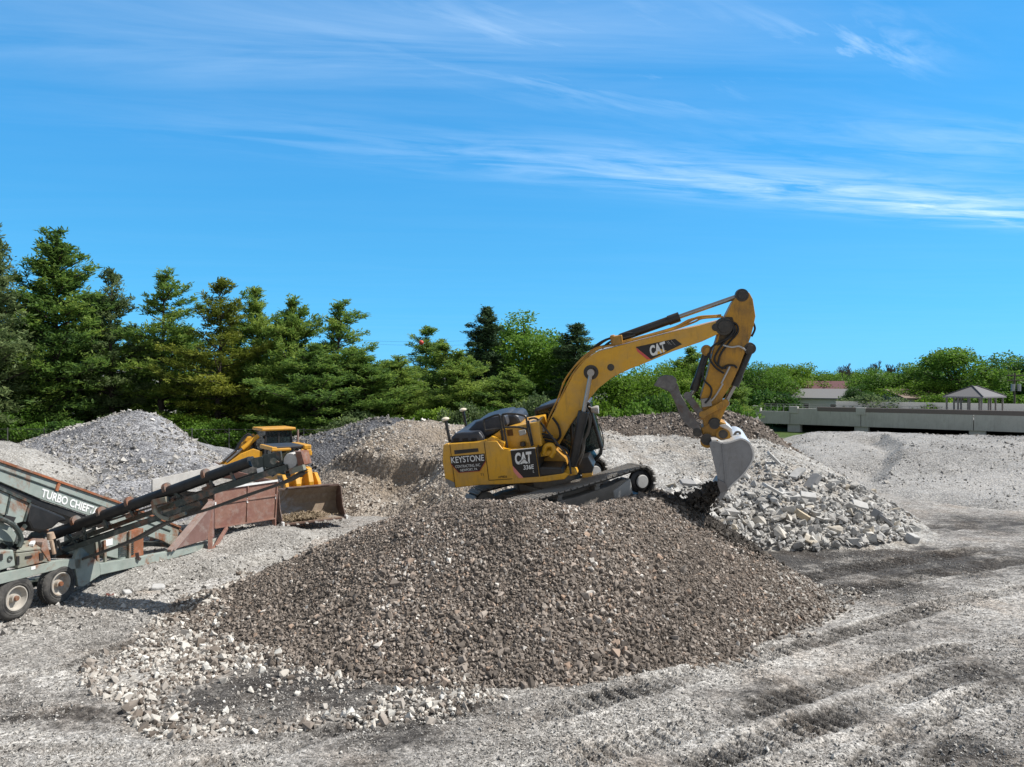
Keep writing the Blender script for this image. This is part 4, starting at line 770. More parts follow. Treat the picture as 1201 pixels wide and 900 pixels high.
m = MB(); m.box((K(seams[1], 0, 0)+K(a_, 0, 0))/2 + Vector((0, 0, 2.56+.06)), dv*(a_-seams[1])/2, nv*.17, (0, 0, .10)); m.build('coping', M_CON, deck)
for u_ in (888, 931, 1010, 1146, 1290):
    s = s_at(u_); m = MB(); m.box(K(s, .45, .2), dv*.75, nv*.45, (0, 0, .78)); m.build('pier', M_CON, deck, .03)
    if u_ < 1011: m = MB(); m.box(K(s, 0, 2.75), dv*.52, nv*.26, (0, 0, .42)); m.build('wall_post', M_CON, deck, .02)
m = MB(); m.box(K((seams[0]+seams[-1])/2, 11.2, 1.9), dv*(seams[-1]-seams[0])/2, nv*11, (0, 0, .2)); m.build('deck_slab', M_PALE, deck)
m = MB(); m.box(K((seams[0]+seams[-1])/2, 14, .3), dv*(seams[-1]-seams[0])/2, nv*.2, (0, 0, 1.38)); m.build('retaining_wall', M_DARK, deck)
m = MB(); m.box(K((seams[0]+seams[-1])/2+3, 21, 2.75), dv*(seams[-1]-seams[0])/2*.93, nv*.15, (0, 0, .65)); m.build('parapet', M_PALE, deck)
m = MB(); off = .32
for z_ in (3.16, 3.42): m.tube([K(s_at(896), off, z_), K(s_at(1104), off, z_)], .025, 5)
for k in range(26): s = s_at(896) + (s_at(1104)-s_at(896))*k/25; m.tube([K(s, off, 2.1), K(s, off, 3.42)], .025, 5)
m.build('railing', flat('galvanised_rail', (.3, .3, .3), .5, .6), deck)
gq = at(1143, 470, 84); GZ = 2.1; GM = flat('gazebo_shingles', (.145, .142, .15), .85); GP_ = flat('gazebo_post', (.13, .12, .115), .7)
gz_ = thing('gazebo', (gq.x, gq.y, GZ), 'dark hip roofed gazebo on posts standing on the parking deck', 'gazebo'); ga = .55
gx_, gy_ = Vector((math.cos(ga), math.sin(ga), 0)), Vector((-math.sin(ga), math.cos(ga), 0)); gc = Vector((gq.x, gq.y, 0)); ze, zr = at(1143, 465, 84).z, at(1143, 453, 84).z
m = MB(); hw, hd = 2.75, 2.2; c4 = [gc+gx_*a*hw+gy_*b_*hd+Vector((0, 0, ze)) for a, b_ in ((-1, -1), (1, -1), (1, 1), (-1, 1))]; r2 = [gc+gx_*a*.5+Vector((0, 0, zr)) for a in (-1, 1)]
m.add(c4+r2+[c-Vector((0, 0, .16)) for c in c4], [[0, 1, 5, 4], [1, 2, 5], [2, 3, 4, 5], [3, 0, 4], [6, 7, 1, 0], [7, 8, 2, 1], [8, 9, 3, 2], [9, 6, 0, 3], [9, 8, 7, 6]]); m.build('roof', GM, gz_)
m = MB()
for i, j in ((0, 0), (1, 1), (2, 1), (3, 0)): m.tube([c4[i]+Vector((0, 0, .03)), r2[j]+Vector((0, 0, .05))], .07, 5)
m.build('ridge_cap', flat('ridge_dark', (.06, .06, .065), .8), gz_)
for a, b_ in [(-1, -1), (-.33, -1), (.33, -1), (1, -1), (1, -.33), (1, .33), (1, 1), (.33, 1), (-.33, 1), (-1, 1), (-1, .33), (-1, -.33)]:
    m = MB(); q = gc + gx_*a*(hw-.3) + gy_*b_*(hd-.3); m.box(q+Vector((0, 0, (ze+GZ)/2-.08)), gx_*.075, gy_*.075, (0, 0, (ze-GZ)/2-.08)); m.build('post', GP_, gz_)
for k in (-1, 1): m = MB(); m.box(gc+gx_*k*1.2+Vector((0, 0, GZ+.45)), gx_*.7, gy_*.2, (0, 0, .04)); m.box(gc+gx_*k*1.2+Vector((0, 0, GZ+.2)), gx_*.1, gy_*.15, (0, 0, .2)); m.build('bench', GP_, gz_)

# ---------------------------------------------------------------- poles, wires, fence
M_POLE = flat('weathered_pole', (.12, .10, .085), .95); M_STEEL = flat('grey_steel', (.33, .34, .35), .5, .5); M_WIRE = flat('dark_wire', (.03, .03, .03), .7)
def utility_pole(label, u, vt, Yd, arms, tr=False):
    q = at(u, vt, Yd); t = thing('utility_pole', (q.x, Yd, 0), label, 'utility pole', 'wooden utility poles'); m = MB(); m.tube([V(q.x, Yd, -.5), V(q.x, Yd, q.z)], [.17, .11], 8); m.build('pole', M_POLE, t)
    for z_ in arms: m = MB(); m.box((q.x, Yd-.15, q.z-z_), (1.15, 0, 0), (0, .06, 0), (0, 0, .07)); [m.cyl((q.x+d_, Yd-.15, q.z-z_+.07), (q.x+d_, Yd-.15, q.z-z_+.25), .05, .04, 6) for d_ in (-1, -.4, .4, 1)]; m.build('crossarm', M_POLE, t)
    if tr:
        for d_ in (-.42, .42): m = MB(); m.cyl((q.x+d_, Yd-.25, q.z-2.5), (q.x+d_, Yd-.25, q.z-1.5), .26, .26, 12); m.build('transformer', M_STEEL, t)
utility_pole('utility pole carrying two grey transformers near the right edge', 1190, 438, 100, (.3, 1.0), True)
utility_pole('utility pole with single crossarm behind the gazebo roof', 1163, 445, 110, (.4,))
utility_pole('thin utility pole left of the tall round tree', 1074, 443, 125, (.3,))
utility_pole('utility pole half hidden by the broad pine', 561, 398, 95, (.5,))
def wire(name, label, pts, r=.018):
    m = MB(); P = []
    for i in range(len(pts)-1):
        a, b_ = Vector(pts[i]), Vector(pts[i+1]); sag = (b_-a).length*.018
        for k in range(10): s = k/10; P.append(a.lerp(b_, s) - Vector((0, 0, sag*4*s*(1-s))))
    P.append(Vector(pts[-1])); m.tube(P, r, 4); tag(m.build(name, M_WIRE, None, loc=P[0]), label, 'wire', 'overhead wires')
wire('overhead_wire', 'upper overhead wire crossing behind the pines', [at(-60, 380, 105), at(380, 396, 100), at(561, 399, 95), at(900, 448, 112)], .013)
wire('overhead_wire', 'lower overhead wire just under the upper one behind the pines', [at(-60, 384, 105), at(380, 399, 100), at(561, 404, 95), at(900, 452, 112)], .012)
wire('overhead_wire', 'wire running right from the pole behind the gazebo to the transformer pole', [at(1074, 447, 125), at(1163, 449, 110), at(1190, 444, 100), at(1300, 440, 80)], .02)
mb = MB(); q = at(494, 402, 95.5); mb.sphere(q, .33, 16); tag(mb.build('marker_ball', flat('marker_red', (.55, .06, .04), .5), None, loc=q), 'red round marker ball hanging on the overhead wire', 'marker ball')
fn_ = thing('chain_link_fence', (at(250, 530, 62).x, 62, 0), 'chain link fence with steel posts behind the loaders', 'fence'); fa, fb = at(-120, 520, 63), at(400, 520, 62)
m = MB()
for k in range(90): s = k/89; q = fa.lerp(fb, s); m.tube([V(q.x, q.y, 0.1), V(q.x+1.9*(1 if k % 2 else -1), q.y, 2.0)], .006, 3, False)
for z_ in (.15, 1.98): m.tube([V(fa.x, fa.y, z_), V(fb.x, fb.y, z_)], .016, 5)
M_FEN = flat('dull_fence_steel', (.10, .10, .10), .7, .2); m.build('wire_mesh', M_FEN, fn_)
for k in range(13): q = fa.lerp(fb, k/12); m = MB(); m.tube([V(q.x, q.y+.05, -.1), V(q.x, q.y+.05, 2.1)], .04, 6); m.build('fence_post', M_FEN, fn_)
m = MB(); m.prism([V(-70, 64, -.3), V(-70, 67, 1.5), V(-70, 74, 1.3), V(-70, 76, -.3)], (62, 0, 0)); o = m.build('earth_bank', m_soil, None, loc=(-39, 68, 0)); tag(o, 'dark shaded earth bank behind the chain link fence', 'bank')
pk = gnd(487, 497, .3); m = MB(); m.abox(-18, -1, 92, 97, -.2, .05); o = m.build('path', M_PALE, None, loc=(-9, 94, 0)); tag(o, 'pale paved lane beyond the pines', 'lane', kind='structure')
# ---------------------------------------------------------------- the excavator on the mound
YEL = paint('machine_yellow', (.74, .385, .02), (.66, .335, .018), .42, 0, .42, (.30, .235, .15), 1.1, .49, .15, streak=.30)
YEL2 = paint('worn_yellow', (.56, .275, .02), (.48, .235, .02), .5, 0, .55, (.10, .075, .05), 1.6, .47, streak=.55, streakcol=(.06, .045, .03))
NAVY = paint('dark_blue_hood', (.022, .03, .048), (.022, .028, .042), .5, 0, .5, (.10, .095, .09), 1.5, .50)
BLK = paint('black_paint', (.012, .012, .013), (.022, .022, .023), .4, 0, .35, (.09, .08, .07), 2.0)
RUBB = flat('black_hose', (.014, .014, .015), .55)
STL = paint('track_steel', (.22, .21, .20), (.32, .305, .28), .65, .1, .65, (.34, .31, .27), 2.2, .42)
PIN = paint('greasy_pin', (.035, .033, .03), (.06, .055, .05), .5, .2, .4, (.14, .11, .08), 3)
DUSTY = paint('dusty_frame', (.20, .18, .155), (.26, .235, .205), .9, 0, .6, (.33, .30, .265), 1.8)
HUB = paint('grey_hub', (.42, .42, .41), (.48, .48, .47), .7, 0, .3, (.3, .28, .25), 3)
BKT = paint('worn_bucket_steel', (.24, .245, .26), (.30, .305, .315), .45, .25, .5, (.12, .105, .09), 1.4, .50, streak=.4, streakcol=(.12, .11, .10))
BKTB = paint('pale_bucket_back', (.60, .60, .60), (.7, .7, .69), .38, .4, .25, (.3, .28, .26), 1.2)  # back plate steel, lighter than the side plates
RUST = rusty('rusty_thumb_steel', (.15, .14, .135), .16, (.09, .045, .03), (.14, .08, .055))
CHR = flat('chrome_rod', (.36, .35, .34), .3, .9)
GLS = glass_mat('cab_glass'); WHT = flat('white_lettering', (.78, .78, .76), .6); DEC = flat('decal_black', (.012, .012, .013), .4); REDD = flat('decal_red', (.62, .09, .08), .5); SGN = flat('sign_board', (.022, .015, .013), .5); DKW = flat('dark_lettering', (.04, .03, .02), .6); YLW = flat('decal_yellow', (.75, .42, .03), .5); PNK = flat('faded_red', (.70, .24, .20), .5)
tb, tp = math.radians(26), math.radians(11)
fT = V(math.cos(tb)*math.cos(tp), math.sin(tb)*math.cos(tp), math.sin(tp)); lT = V(-math.sin(tb), math.cos(tb), 0); nT = fT.cross(lT)
I0 = at(746, 563.5, 21.7); C0 = I0 - fT*2.02 + lT*1.3
sw = math.radians(38); fU = fT*math.cos(sw) - lT*math.sin(sw); lU = fT*math.sin(sw) + lT*math.cos(sw)
EX = thing('excavator', tuple(C0 - nT*.55), 'yellow crawler excavator on top of the brown stone mound, bucket emptying', 'excavator')
def up(u, v, y): return on_plane(u, v, C0 + lU*y, lU)
def ups(px, y): return [up(u, v, y) for u, v in px]
def slabm(px, y0, y1): return MB().prism(ups(px, y0), lU*(y1-y0))
def pipe(px, y, r, n=7):
    ys = y if isinstance(y, (list, tuple)) else [y]*len(px); P = [up(u, v, yy) for (u, v), yy in zip(px, ys)]
    return smooth_path(P), r, n
def smooth_path(P, k=5):
    if len(P) < 3: return P
    out = []
    for i in range(len(P)-1):
        p0, p1, p2, p3 = P[max(i-1, 0)], P[i], P[i+1], P[min(i+2, len(P)-1)]
        for j in range(k):
            t = j/k; out.append(.5*((2*p1) + (p2-p0)*t + (2*p0-5*p1+4*p2-p3)*t*t + (3*p1-p0-3*p2+p3)*t*t*t))
    return out + [P[-1]]
# --- crawler tracks
for sgn in (0, 1):
    cc = C0 + lT*(-1.3 if sgn == 0 else 1.3); Rr, hl = .42, 2.02; per = 2*math.pi*Rr + 4*hl; ns = 52; m = MB(); mc = MB()
    def loop(s, rr):
        s = s % per
        if s < 2*hl: return fT*(-hl+s) + nT*(rr - .035*math.sin(math.pi*s/(2*hl))), fT, nT
        s -= 2*hl
        if s < math.pi*Rr: a = s/Rr; return fT*hl + (fT*math.sin(a) + nT*math.cos(a))*rr, fT*math.cos(a) - nT*math.sin(a), fT*math.sin(a) + nT*math.cos(a)
        s -= math.pi*Rr
        if s < 2*hl: return fT*(hl-s) - nT*rr, -fT, -nT
        s -= 2*hl; a = s/Rr; return -fT*hl + (-fT*math.sin(a) - nT*math.cos(a))*rr, -fT*math.cos(a) + nT*math.sin(a), -fT*math.sin(a) - nT*math.cos(a)
    for k in range(ns):
        o_, t_, n_ = loop(per*k/ns, Rr+.03)
        m.box(cc + o_, t_*(per/ns*.37), lT*.38, n_*.017)
        for g_ in (-.36, 0, .36): m.box(cc + o_ + t_*(per/ns*g_) + n_*.026, t_*.012, lT*.38, n_*.014)
        mc.box(cc + o_ - n_*.055, t_*(per/ns*.5), lT*.30, n_*.03)
    tr = m.build('track', STL, EX); mc.build('track_chain', PIN, tr)
    for end, nm in ((1, 'idler'), (-1, 'sprocket')):
        m = MB(); ctr = cc + fT*hl*end - lT*.12; m.lathe(ctr, -lT, [(-.02, 0), (-.02, .36), (.10, .36), (.12, .33), (.14, .29), (.14, .22), (.18, .21), (.18, 0)], 32); w = m.build(nm, BLK if end == 1 else STL, tr)
        m = MB(); m.lathe(ctr - lT*.19, -lT, [(0, .205), (.03, .2), (.045, .185), (.05, .0)], 28); m.build('hub_cover', HUB, tr)
    m = MB(); m.prism([cc - lT*.2 + fT*a + nT*b_ for a, b_ in [(-1.75, -.36), (1.62, -.36), (1.62, .05), (1.5, .20), (.9, .12), (-.2, .10), (-1.3, .16), (-1.75, .1)]], lT*.4); fr = m.build('track_frame', DUSTY, EX, .03)
    m = MB(); m.prism([cc - lT*.26 + fT*a + nT*b_ for a, b_ in [(1.0, -.34), (1.66, -.34), (1.66, .18), (1.45, .12), (1.0, -.05)]], lT*.5); m.build('idler_guard', HUB, fr, .02)
    for a in (-.75, .55):
        m = MB(); m.cyl(cc + fT*a + nT*.30 - lT*.2, cc + fT*a + nT*.30 + lT*.2, .085, n=16); m.box(cc + fT*a + nT*.18, fT*.08, lT*.12, nT*.12); m.build('carrier_roller', STL, fr)
    for k in range(7): a = -1.35 + k*.45; m = MB(); m.cyl(cc + fT*a - nT*.36 - lT*.22, cc + fT*a - nT*.36 + lT*.22, .09, n=14); m.build('track_roller', STL, fr)
m = MB(); m.box(C0 + nT*.12, fT*.8, lT*1.1, nT*.2); m.cyl(C0 + nT*.3, C0 + nT*.62, .72, .72, 28)
for a in (-1, 1): m.bar(C0 + fT*.7*a + nT*.05, C0 + fT*1.25*a + lT*1.1 - nT*.05, .4, .3, nT); m.bar(C0 + fT*.7*a + nT*.05, C0 + fT*1.25*a - lT*1.1 - nT*.05, .4, .3, nT)
m.build('undercarriage', DUSTY, EX, .02)
# --- house
body = [(526, 521), (568, 518), (582, 518.3), (590, 527), (599, 528.6), (628, 525.8), (633, 559.5), (663, 555), (668, 556.5), (662, 562.5), (640, 565.5), (600, 568), (560, 569.5), (533, 572.6)]
hs = slabm(body, -1.47, 1.25).build('engine_housing', YEL, EX, .03)
cwp = [(519.5, 522), (525, 520.4), (527.4, 521), (534, 572), (527, 571), (521.5, 561), (518.5, 541)]
cw = slabm(cwp, -1.46, 1.30).build('counterweight', YEL, EX, .05)
m = MB(); low = ups([(521.5, 561), (527, 571), (534, 572.5), (533, 566), (526.5, 563)], -1.475); m.prism(low, -lU*.006); m.build('scuffed_corner', paint('scuffed_steel', (.30, .29, .27), (.2, .19, .17), .8, 0, .5), cw)
GAPM = flat('gap_dark', (.02, .015, .01), .9)
for a, b_ in [((527.6, 521.5), (534, 572)), ((567.8, 518.5), (573.4, 563.5)), ((573.4, 563.5), (601, 561.8))]: m = MB(); m.bar(up(*a, -1.474), up(*b_, -1.474), .012, .02, lU); m.build('panel_gap', GAPM, hs)
slabm([(532.5, 528.4), (560.6, 525.9), (561.2, 530), (533.1, 533)], -1.482, -1.45).build('vent_slot', BLK, hs)
sg = slabm([(527.6, 535.6), (568.2, 532.2), (569.4, 541), (562.6, 552.6), (538.4, 554.6), (529.2, 544.6)], -1.486, -1.45).build('sign_board', SGN, hs)
rim_ = MB()
for a, b_ in [((529.2, 544.6), (538.4, 554.4)), ((538.4, 554.4), (562.6, 552.4)), ((562.6, 552.4), (569.4, 541))]: rim_.bar(up(*a, -1.49), up(*b_, -1.49), .012, .03, lU)
rim_.build('sign_edge', flat('sign_red', (.35, .03, .035), .6), hs)
def words(nm, txt, a, b_, hpx, y, mat, parent, bold=0.0, tall=None):
    p0, p1 = up(*a, y), up(*b_, y); tp_ = up(a[0] + (tall or 0), a[1]-hpx, y); return lettering(nm, txt, p0, p1, (tp_-p0).length, tp_-p0, -lU, mat, parent, bold)
words('sign_lettering', 'KEYSTONE', (529.6, 543.4), (568, 540.3), 6.9, -1.49, WHT, hs, .012, -.9)
words('sign_lettering', 'CONTRACTING, INC.', (534.3, 549.2), (564, 546.8), 3.1, -1.49, WHT, hs, .0, -.4)
words('sign_lettering', 'NEWPORT, PA', (540.2, 553.4), (560, 551.6), 3.0, -1.49, WHT, hs, .0, -.4)
words('stencil', 'T1', (563.2, 558.4), (567.3, 558.1), 2.8, -1.476, DKW, hs)
words('stencil', '109826', (584.6, 561.2), (594.8, 560.4), 2.6, -1.476, DKW, hs, .01)
dp = slabm([(598.6, 528.8), (627.6, 526), (632.2, 559.2), (614, 560.6), (601.2, 546.4)], -1.484, -1.45).build('model_decal', DEC, hs)
slabm([(601.2, 546.4), (614, 560.6), (608.6, 561), (602.3, 553.4)], -1.484, -1.45).build('decal_stripe', PNK, hs)
m = MB(); m.bar(up(599, 528.4, -1.482), up(627.5, 525.6, -1.482), .02, .05, lU); m.build('decal_trim', HUB, hs)
words('decal_lettering', 'CAT', (604.4, 544.3), (623.8, 542.3), 12, -1.486, WHT, hs, .05, -.8)
words('decal_lettering', '336E', (614.2, 551), (626.2, 549.8), 4.9, -1.486, WHT, hs, .02, -.3); words('decal_lettering', 'L', (625.2, 554.5), (626.6, 554.4), 3.2, -1.486, WHT, hs)
slabm([(610.6, 543.9), (619.8, 543.1), (614.6, 538.5)], -1.489, -1.485).build('decal_triangle', WHT, hs)
m = MB(); m.bar(up(609.5, 543.6, -1.4915), up(614.6, 537.9, -1.4915), .012, .035, lU); m.bar(up(614.6, 537.9, -1.4915), up(620.5, 542.8, -1.4915), .012, .035, lU); m.build('decal_triangle', DEC, hs)
slabm([(628.3, 525.7), (629.6, 525.5), (634.6, 559.2), (633.3, 559.4)], -1.455, -.45).build('front_panel', BLK, EX, .01)
slabm([(590, 527), (586, 519.5), (575, 513), (587, 504.4), (601, 500.5), (632, 494.5), (636, 523.5), (628, 526), (599, 528.6)], -1.02, .45).build('fuel_tank', YEL, EX, .04)
slabm([(575, 513), (568, 518), (583, 518.6), (590, 527), (592, 520)], -1.35, -1.0).build('tank_shoulder', YEL, EX, .03)
slabm([(594.5, 504.5), (601, 503.8), (602, 511), (595.4, 511.6)], -1.035, -1.0).build('tank_vent', flat('vent_brown', (.14, .06, .012), .8), EX)
m = MB(); m.cyl(up(613.5, 523, -1.1), up(613, 518.5, -1.1), .09, .085, 14); m.build('filler_cap', BLK, EX)
# hood
hd = slabm([(528, 520.8), (528.8, 513.6), (533.6, 508.8), (541, 507.4), (562, 506.8), (566.6, 513.6), (567.8, 518.3)], -1.3, 1.15).build('rear_hood', NAVY, EX, .06)
for k in range(3): u_ = 531.5 + k*10.5; slabm([(u_, 514.6), (u_+6.4, 514.1), (u_+6.9, 518), (u_+.5, 518.4)], -1.315, -1.29).build('hood_vent', flat('hood_vent_dark', (.006, .006, .007), .7), hd)
slabm([(546, 507.5), (558, 495), (575, 489.5), (592, 486.6), (596, 499), (580, 508.5), (566, 516), (560, 514)], -.95, .75).build('engine_hood', NAVY, EX, .07)
slabm([(587, 502), (591.5, 489.6), (596, 486.6), (604, 485.6), (608, 489), (612, 496.5), (604, 501)], -.6, .8).build('air_cleaner_hood', NAVY, EX, .08)
m = MB(); m.tube(smooth_path([up(561, 507, -.55), up(559.8, 501.5, -.55), up(557.8, 499, -.55)]), .085, 12); m.build('exhaust_pipe', flat('copper_exhaust', (.42, .22, .16), .5, .3), EX)
for pa, y in ((((527.8, 519.5), (522.6, 493)), -1.15), (((548, 506), (543.2, 482)), 1.1)):
    m = MB(); m.tube([up(*pa[0], y), up(*pa[1], y)], .045, 8); an = m.build('antenna_mast', BLK, EX); m = MB(); q = up(*pa[1], y); m.lathe(q, nT, [(-.01, .0), (-.01, .09), (.03, .12), (.06, .11), (.09, .05), (.095, 0)], 18); m.build('antenna_dome', flat('cream_dome', (.7, .62, .48), .5), an)
# handrails
def rails(nm, lst, mat=BLK, r=.03, parent=EX):
    m = MB()
    for px, y in lst: P, _, _ = pipe(px, y, r); m.tube(P, r, 7)
    return m.build(nm, mat, parent)
rails('handrail', [([(568.9, 506.5), (567.4, 494), (570, 491.3), (583, 486.8), (586.6, 491.6), (592, 526.8)], -1.15), ([(568.8, 505), (587.8, 502.6)], -1.15), ([(591.8, 526.8), (587.4, 505)], -1.1)])
rails('handrail', [([(595.2, 525.4), (589.5, 490), (591.5, 486), (603, 485.6), (614.6, 487.8), (617.4, 491.6), (619.6, 507), (624, 523.4)], -1.2), ([(591.4, 501.6), (605, 501), (617, 503.4), (619.4, 507)], -1.2), ([(619.6, 493.5), (625.2, 522.6)], -1.15)])
rails('handrail', [([(619.8, 491.8), (629.4, 491.2), (640, 503.5), (655, 522), (665, 534), (667.6, 541), (669.6, 556)], [-.7, -.7, -.9, -1.2, -1.35, -1.4, -1.42])])
slabm([(607.8, 505.6), (615.8, 504), (617.2, 509.6), (609.6, 511.6)], -1.12, -1.06).build('mirror', HUB, EX, .02)
# front platform
slabm([(632.5, 548), (659.7, 548.6), (661.4, 557), (633.2, 559.2)], -1.46, -.62).build('toolbox', BLK, EX, .05)
slabm([(636, 540), (650, 529), (663, 538), (668, 556), (636, 558)], -.6, .42).build('boom_seat', YEL2, EX, .04)
slabm([(664, 549), (674, 551), (677, 557), (668, 559)], -1.0, -.5).build('step_bracket', YEL, EX, .02)
m = MB()
P, _, _ = pipe([(637.5, 532.5), (640, 524), (647, 522.5), (649.5, 529), (646, 536)], -1.0, .06); m.tube(P, .075, 10); P, _, _ = pipe([(634, 533), (640, 531), (648, 530)], -.95, .06); m.tube(P, .06, 8)
m.box(up(641.5, 531.5, -.9), fU*.18, lU*.12, nT*.06); m.build('hose_guard', YEL, EX)
rails('hose', [([(610, 520), (617, 512), (626, 508), (640, 510), (648, 512)], -.8), ([(612, 522), (622, 514), (640, 513), (652, 516)], -.7), ([(622, 517), (636, 516), (650, 518), (657, 512), (655, 500), (648, 490)], -.5), ([(640, 520), (652, 522), (664, 527), (668, 536)], -.55)], RUBB, .038)
m = MB()
for u_, v_ in ((627, 507), (631, 512), (634, 503)): m.box(up(u_, v_, -.5), fU*.12, lU*.1, nT*.10)
m.build('valve_block', STL, EX, .01)
# cab on the far side
cabf = MB()
for y in (.52, 1.42):
    for px in ([(634, 512), (628.8, 481.5)], [(629, 480.5), (652, 473.4), (684, 470), (691, 474)], [(691, 474), (698, 499), (705.4, 526)], [(705.4, 526), (704.5, 532), (697, 541), (688, 556)], [(668, 472), (674, 552)]): cabf.tube([up(u_, v_, y) for u_, v_ in px], .055, 8)
for q in ((628.8, 481), (691, 474), (705.2, 528), (697, 541)): cabf.tube([up(*q, .52), up(*q, 1.42)], .05, 8)
cabf.prism(ups([(634, 512), (655, 535), (690, 530), (697, 541), (688, 557), (640, 557)], .5), lU*.95); cb = cabf.build('cab', paint('cab_black', (.012, .014, .018), (.02, .022, .026), .4, 0, .4, (.10, .09, .08), 2.0), EX)
slabm([(627.5, 481), (640, 475.2), (654, 471.3), (684, 467.8), (692.5, 472.5), (690, 475), (653, 476.4), (630, 484)], .45, 1.5).build('cab_roof', NAVY, cb, .05)
slabm([(630, 484), (653, 476), (689, 474.5), (704, 526), (690, 530), (655, 535), (634, 512)], .53, .54).build('side_window', GLS, cb)
slabm([(630, 484), (653, 476), (689, 474.5), (704, 526), (690, 530), (655, 535), (634, 512)], 1.40, 1.41).build('side_window', GLS, cb)
slabm([(691.2, 475), (692.2, 475), (705.8, 527), (697.6, 541), (696.8, 540.6), (704.6, 527)], .56, 1.38).build('windscreen', GLS, cb)
slabm([(650, 512), (662, 511), (663, 530), (650, 532)], .75, 1.2).build('seat', BLK, cb, .05)
m = MB(); m.lathe(up(697.5, 480.8, .25), fU*.9 - nT*.1, [(-.12, .02), (-.1, .08), (.05, .13), (.12, .12), (.13, .0)], 18); m.bar(up(690, 477, .4), up(697, 480, .25), .03, .03); m.build('work_lamp', HUB, cb)
rails('handrail', [([(702.5, 497), (706.5, 508), (707.8, 519), (707.2, 525.5)], .45)], BLK, .018, cb)
# --- boom
boom_px = [(640, 533), (636.5, 518), (642, 498), (659, 465.5), (673, 438), (687, 421), (702, 412), (724, 406.2), (747, 400), (790, 389), (820, 382), (846, 375.6), (854, 376.5), (858, 381.5), (856, 387), (848, 389.5), (823, 401), (790, 412), (757, 426), (740, 432.5), (718, 443), (702, 455.5), (689, 471), (668, 500), (656, 521), (649, 533)]
bo = slabm(boom_px, -.37, .37).build('boom', YEL, EX, .025)
words('boom_lettering', 'CAT', (763.2, 417.6), (781.6, 411.6), 10.6, -.384, WHT, bo, .05, -2.0)
slabm([(745.5, 407.2), (768, 402.4), (791.8, 397.6), (800, 404), (763.6, 421.6)], -.380, -.36).build('boom_decal', DEC, bo)
slabm([(745.9, 407.9), (763.6, 421.7), (759.2, 421.8), (747.6, 412.6)], -.3815, -.36).build('decal_stripe', REDD, bo); slabm([(768.4, 417.2), (782.2, 411.8), (773.8, 409)], -.388, -.384).build('decal_triangle', YLW, bo)
m = MB()
for px in ([(783.5, 400.2), (787.5, 404.8)], [(787, 399.4), (792, 405)], [(782, 401), (785, 404)]): m.bar(up(*px[0], -.383), up(*px[1], -.383), .004, .014, lU)
m.build('decal_scratch', WHT, bo)
for q, r_b in (((693.2, 436.8), .15), ((716.4, 431), .07), ((849, 383), .17), ((839.5, 384), .075)):
    m = MB(); m.lathe(up(*q, -.36), -lU, [(0, r_b*1.5), (.02, r_b*1.45), (.03, r_b), (.09 if r_b > .1 else .05, r_b*.95), (.1 if r_b > .1 else .055, 0)], 24); m.build('pin_boss', PIN, bo)
rails('boom_pipe', [([(638, 512), (643, 492), (654.5, 467.5), (662.5, 446), (677, 427), (697, 411.5), (722, 403.2), (747, 396.4), (790, 385.2), (812, 375), (822, 371.4), (846, 370.2)], -.30), ([(640, 516), (646, 496), (658, 466), (671, 440), (685, 422.5), (702, 409.5), (724, 404), (747, 397.6), (790, 386.4), (814, 378), (824, 373.6), (848, 371.6)], -.34),
    ([(660, 450), (678, 425), (698, 409), (724, 402.6), (760, 393), (792, 383.6), (812, 374), (846, 369.6)], -.15), ([(724, 403), (760, 393.4), (800, 381.5), (818, 373.4), (846, 370)], .2)], YEL2, .028, bo)
rails('hose', [([(690, 416), (699, 405.5), (711, 398.4), (722, 396), (733, 391.5), (742, 391)], -.1), ([(697, 413), (703, 404.5), (714, 397.4), (726, 395)], .1), ([(706, 409), (716, 401), (730, 397.5), (745, 393.5)], -.2)], RUBB, .035, bo)
m = MB(); m.box(up(724, 398.5, -.12), fU*.16, lU*.25, nT*.12); m.box(up(719, 399.5, -.12), fU*.06, lU*.2, nT*.16); m.build('cylinder_bracket', YEL2, bo, .02)
# cylinders
def cylinder(nm, a, b_, c, y, rb, rr, collar=True, rodmat=CHR):
    """barrel a-b, rod b-c"""
    A_, B_, Cc = up(*a, y), up(*b_, y), up(*c, y); d = (B_-A_).normalized(); m = MB(); m.cyl(A_, B_, rb, n=18); m.cyl(A_ - d*.14, A_, rb*.75, n=14)
    if collar: m.cyl(B_ - d*.34, B_, rb*1.16, n=18)
    m.cyl(A_ - lU*rb*1.3, A_ + lU*rb*1.3, rb*.9, n=14); o = m.build(nm, BLK, EX, label=None); m = MB(); m.cyl(B_, Cc, rr, n=14); m.cyl(Cc - lU*rr*1.9, Cc + lU*rr*1.9, rr*1.7, n=14); m.build('rod', rodmat, o); return o
for y in (-.60, .60): cylinder('boom_cylinder', (670.5, 549), (684.4, 483), (693.2, 437), y, .14, .062)
cylinder('arm_cylinder', (728, 396.2), (797, 371.6), (869.6, 346.2), 0, .125, .068)
for y in (-.47,): rails('hose', [([(684, 483), (690, 488), (691, 500), (686, 515), (684, 530), (679, 545)], y), ([(687, 478), (693, 490), (690, 508), (683, 520), (680, 540)], y+.1), ([(675, 545), (683, 528), (683, 510), (688, 492)], y-.05)], flat('worn_hose', (.11, .095, .08), .8), .035)
slabm([(676, 540), (690, 536), (696, 548), (694, 557), (674, 557)], -.45, .3).build('swivel_guard', BLK, EX, .03)
slabm([(682, 556), (694, 555), (694, 561), (683, 562)], -.5, -.1).build('guard_bracket', YEL, EX, .02)
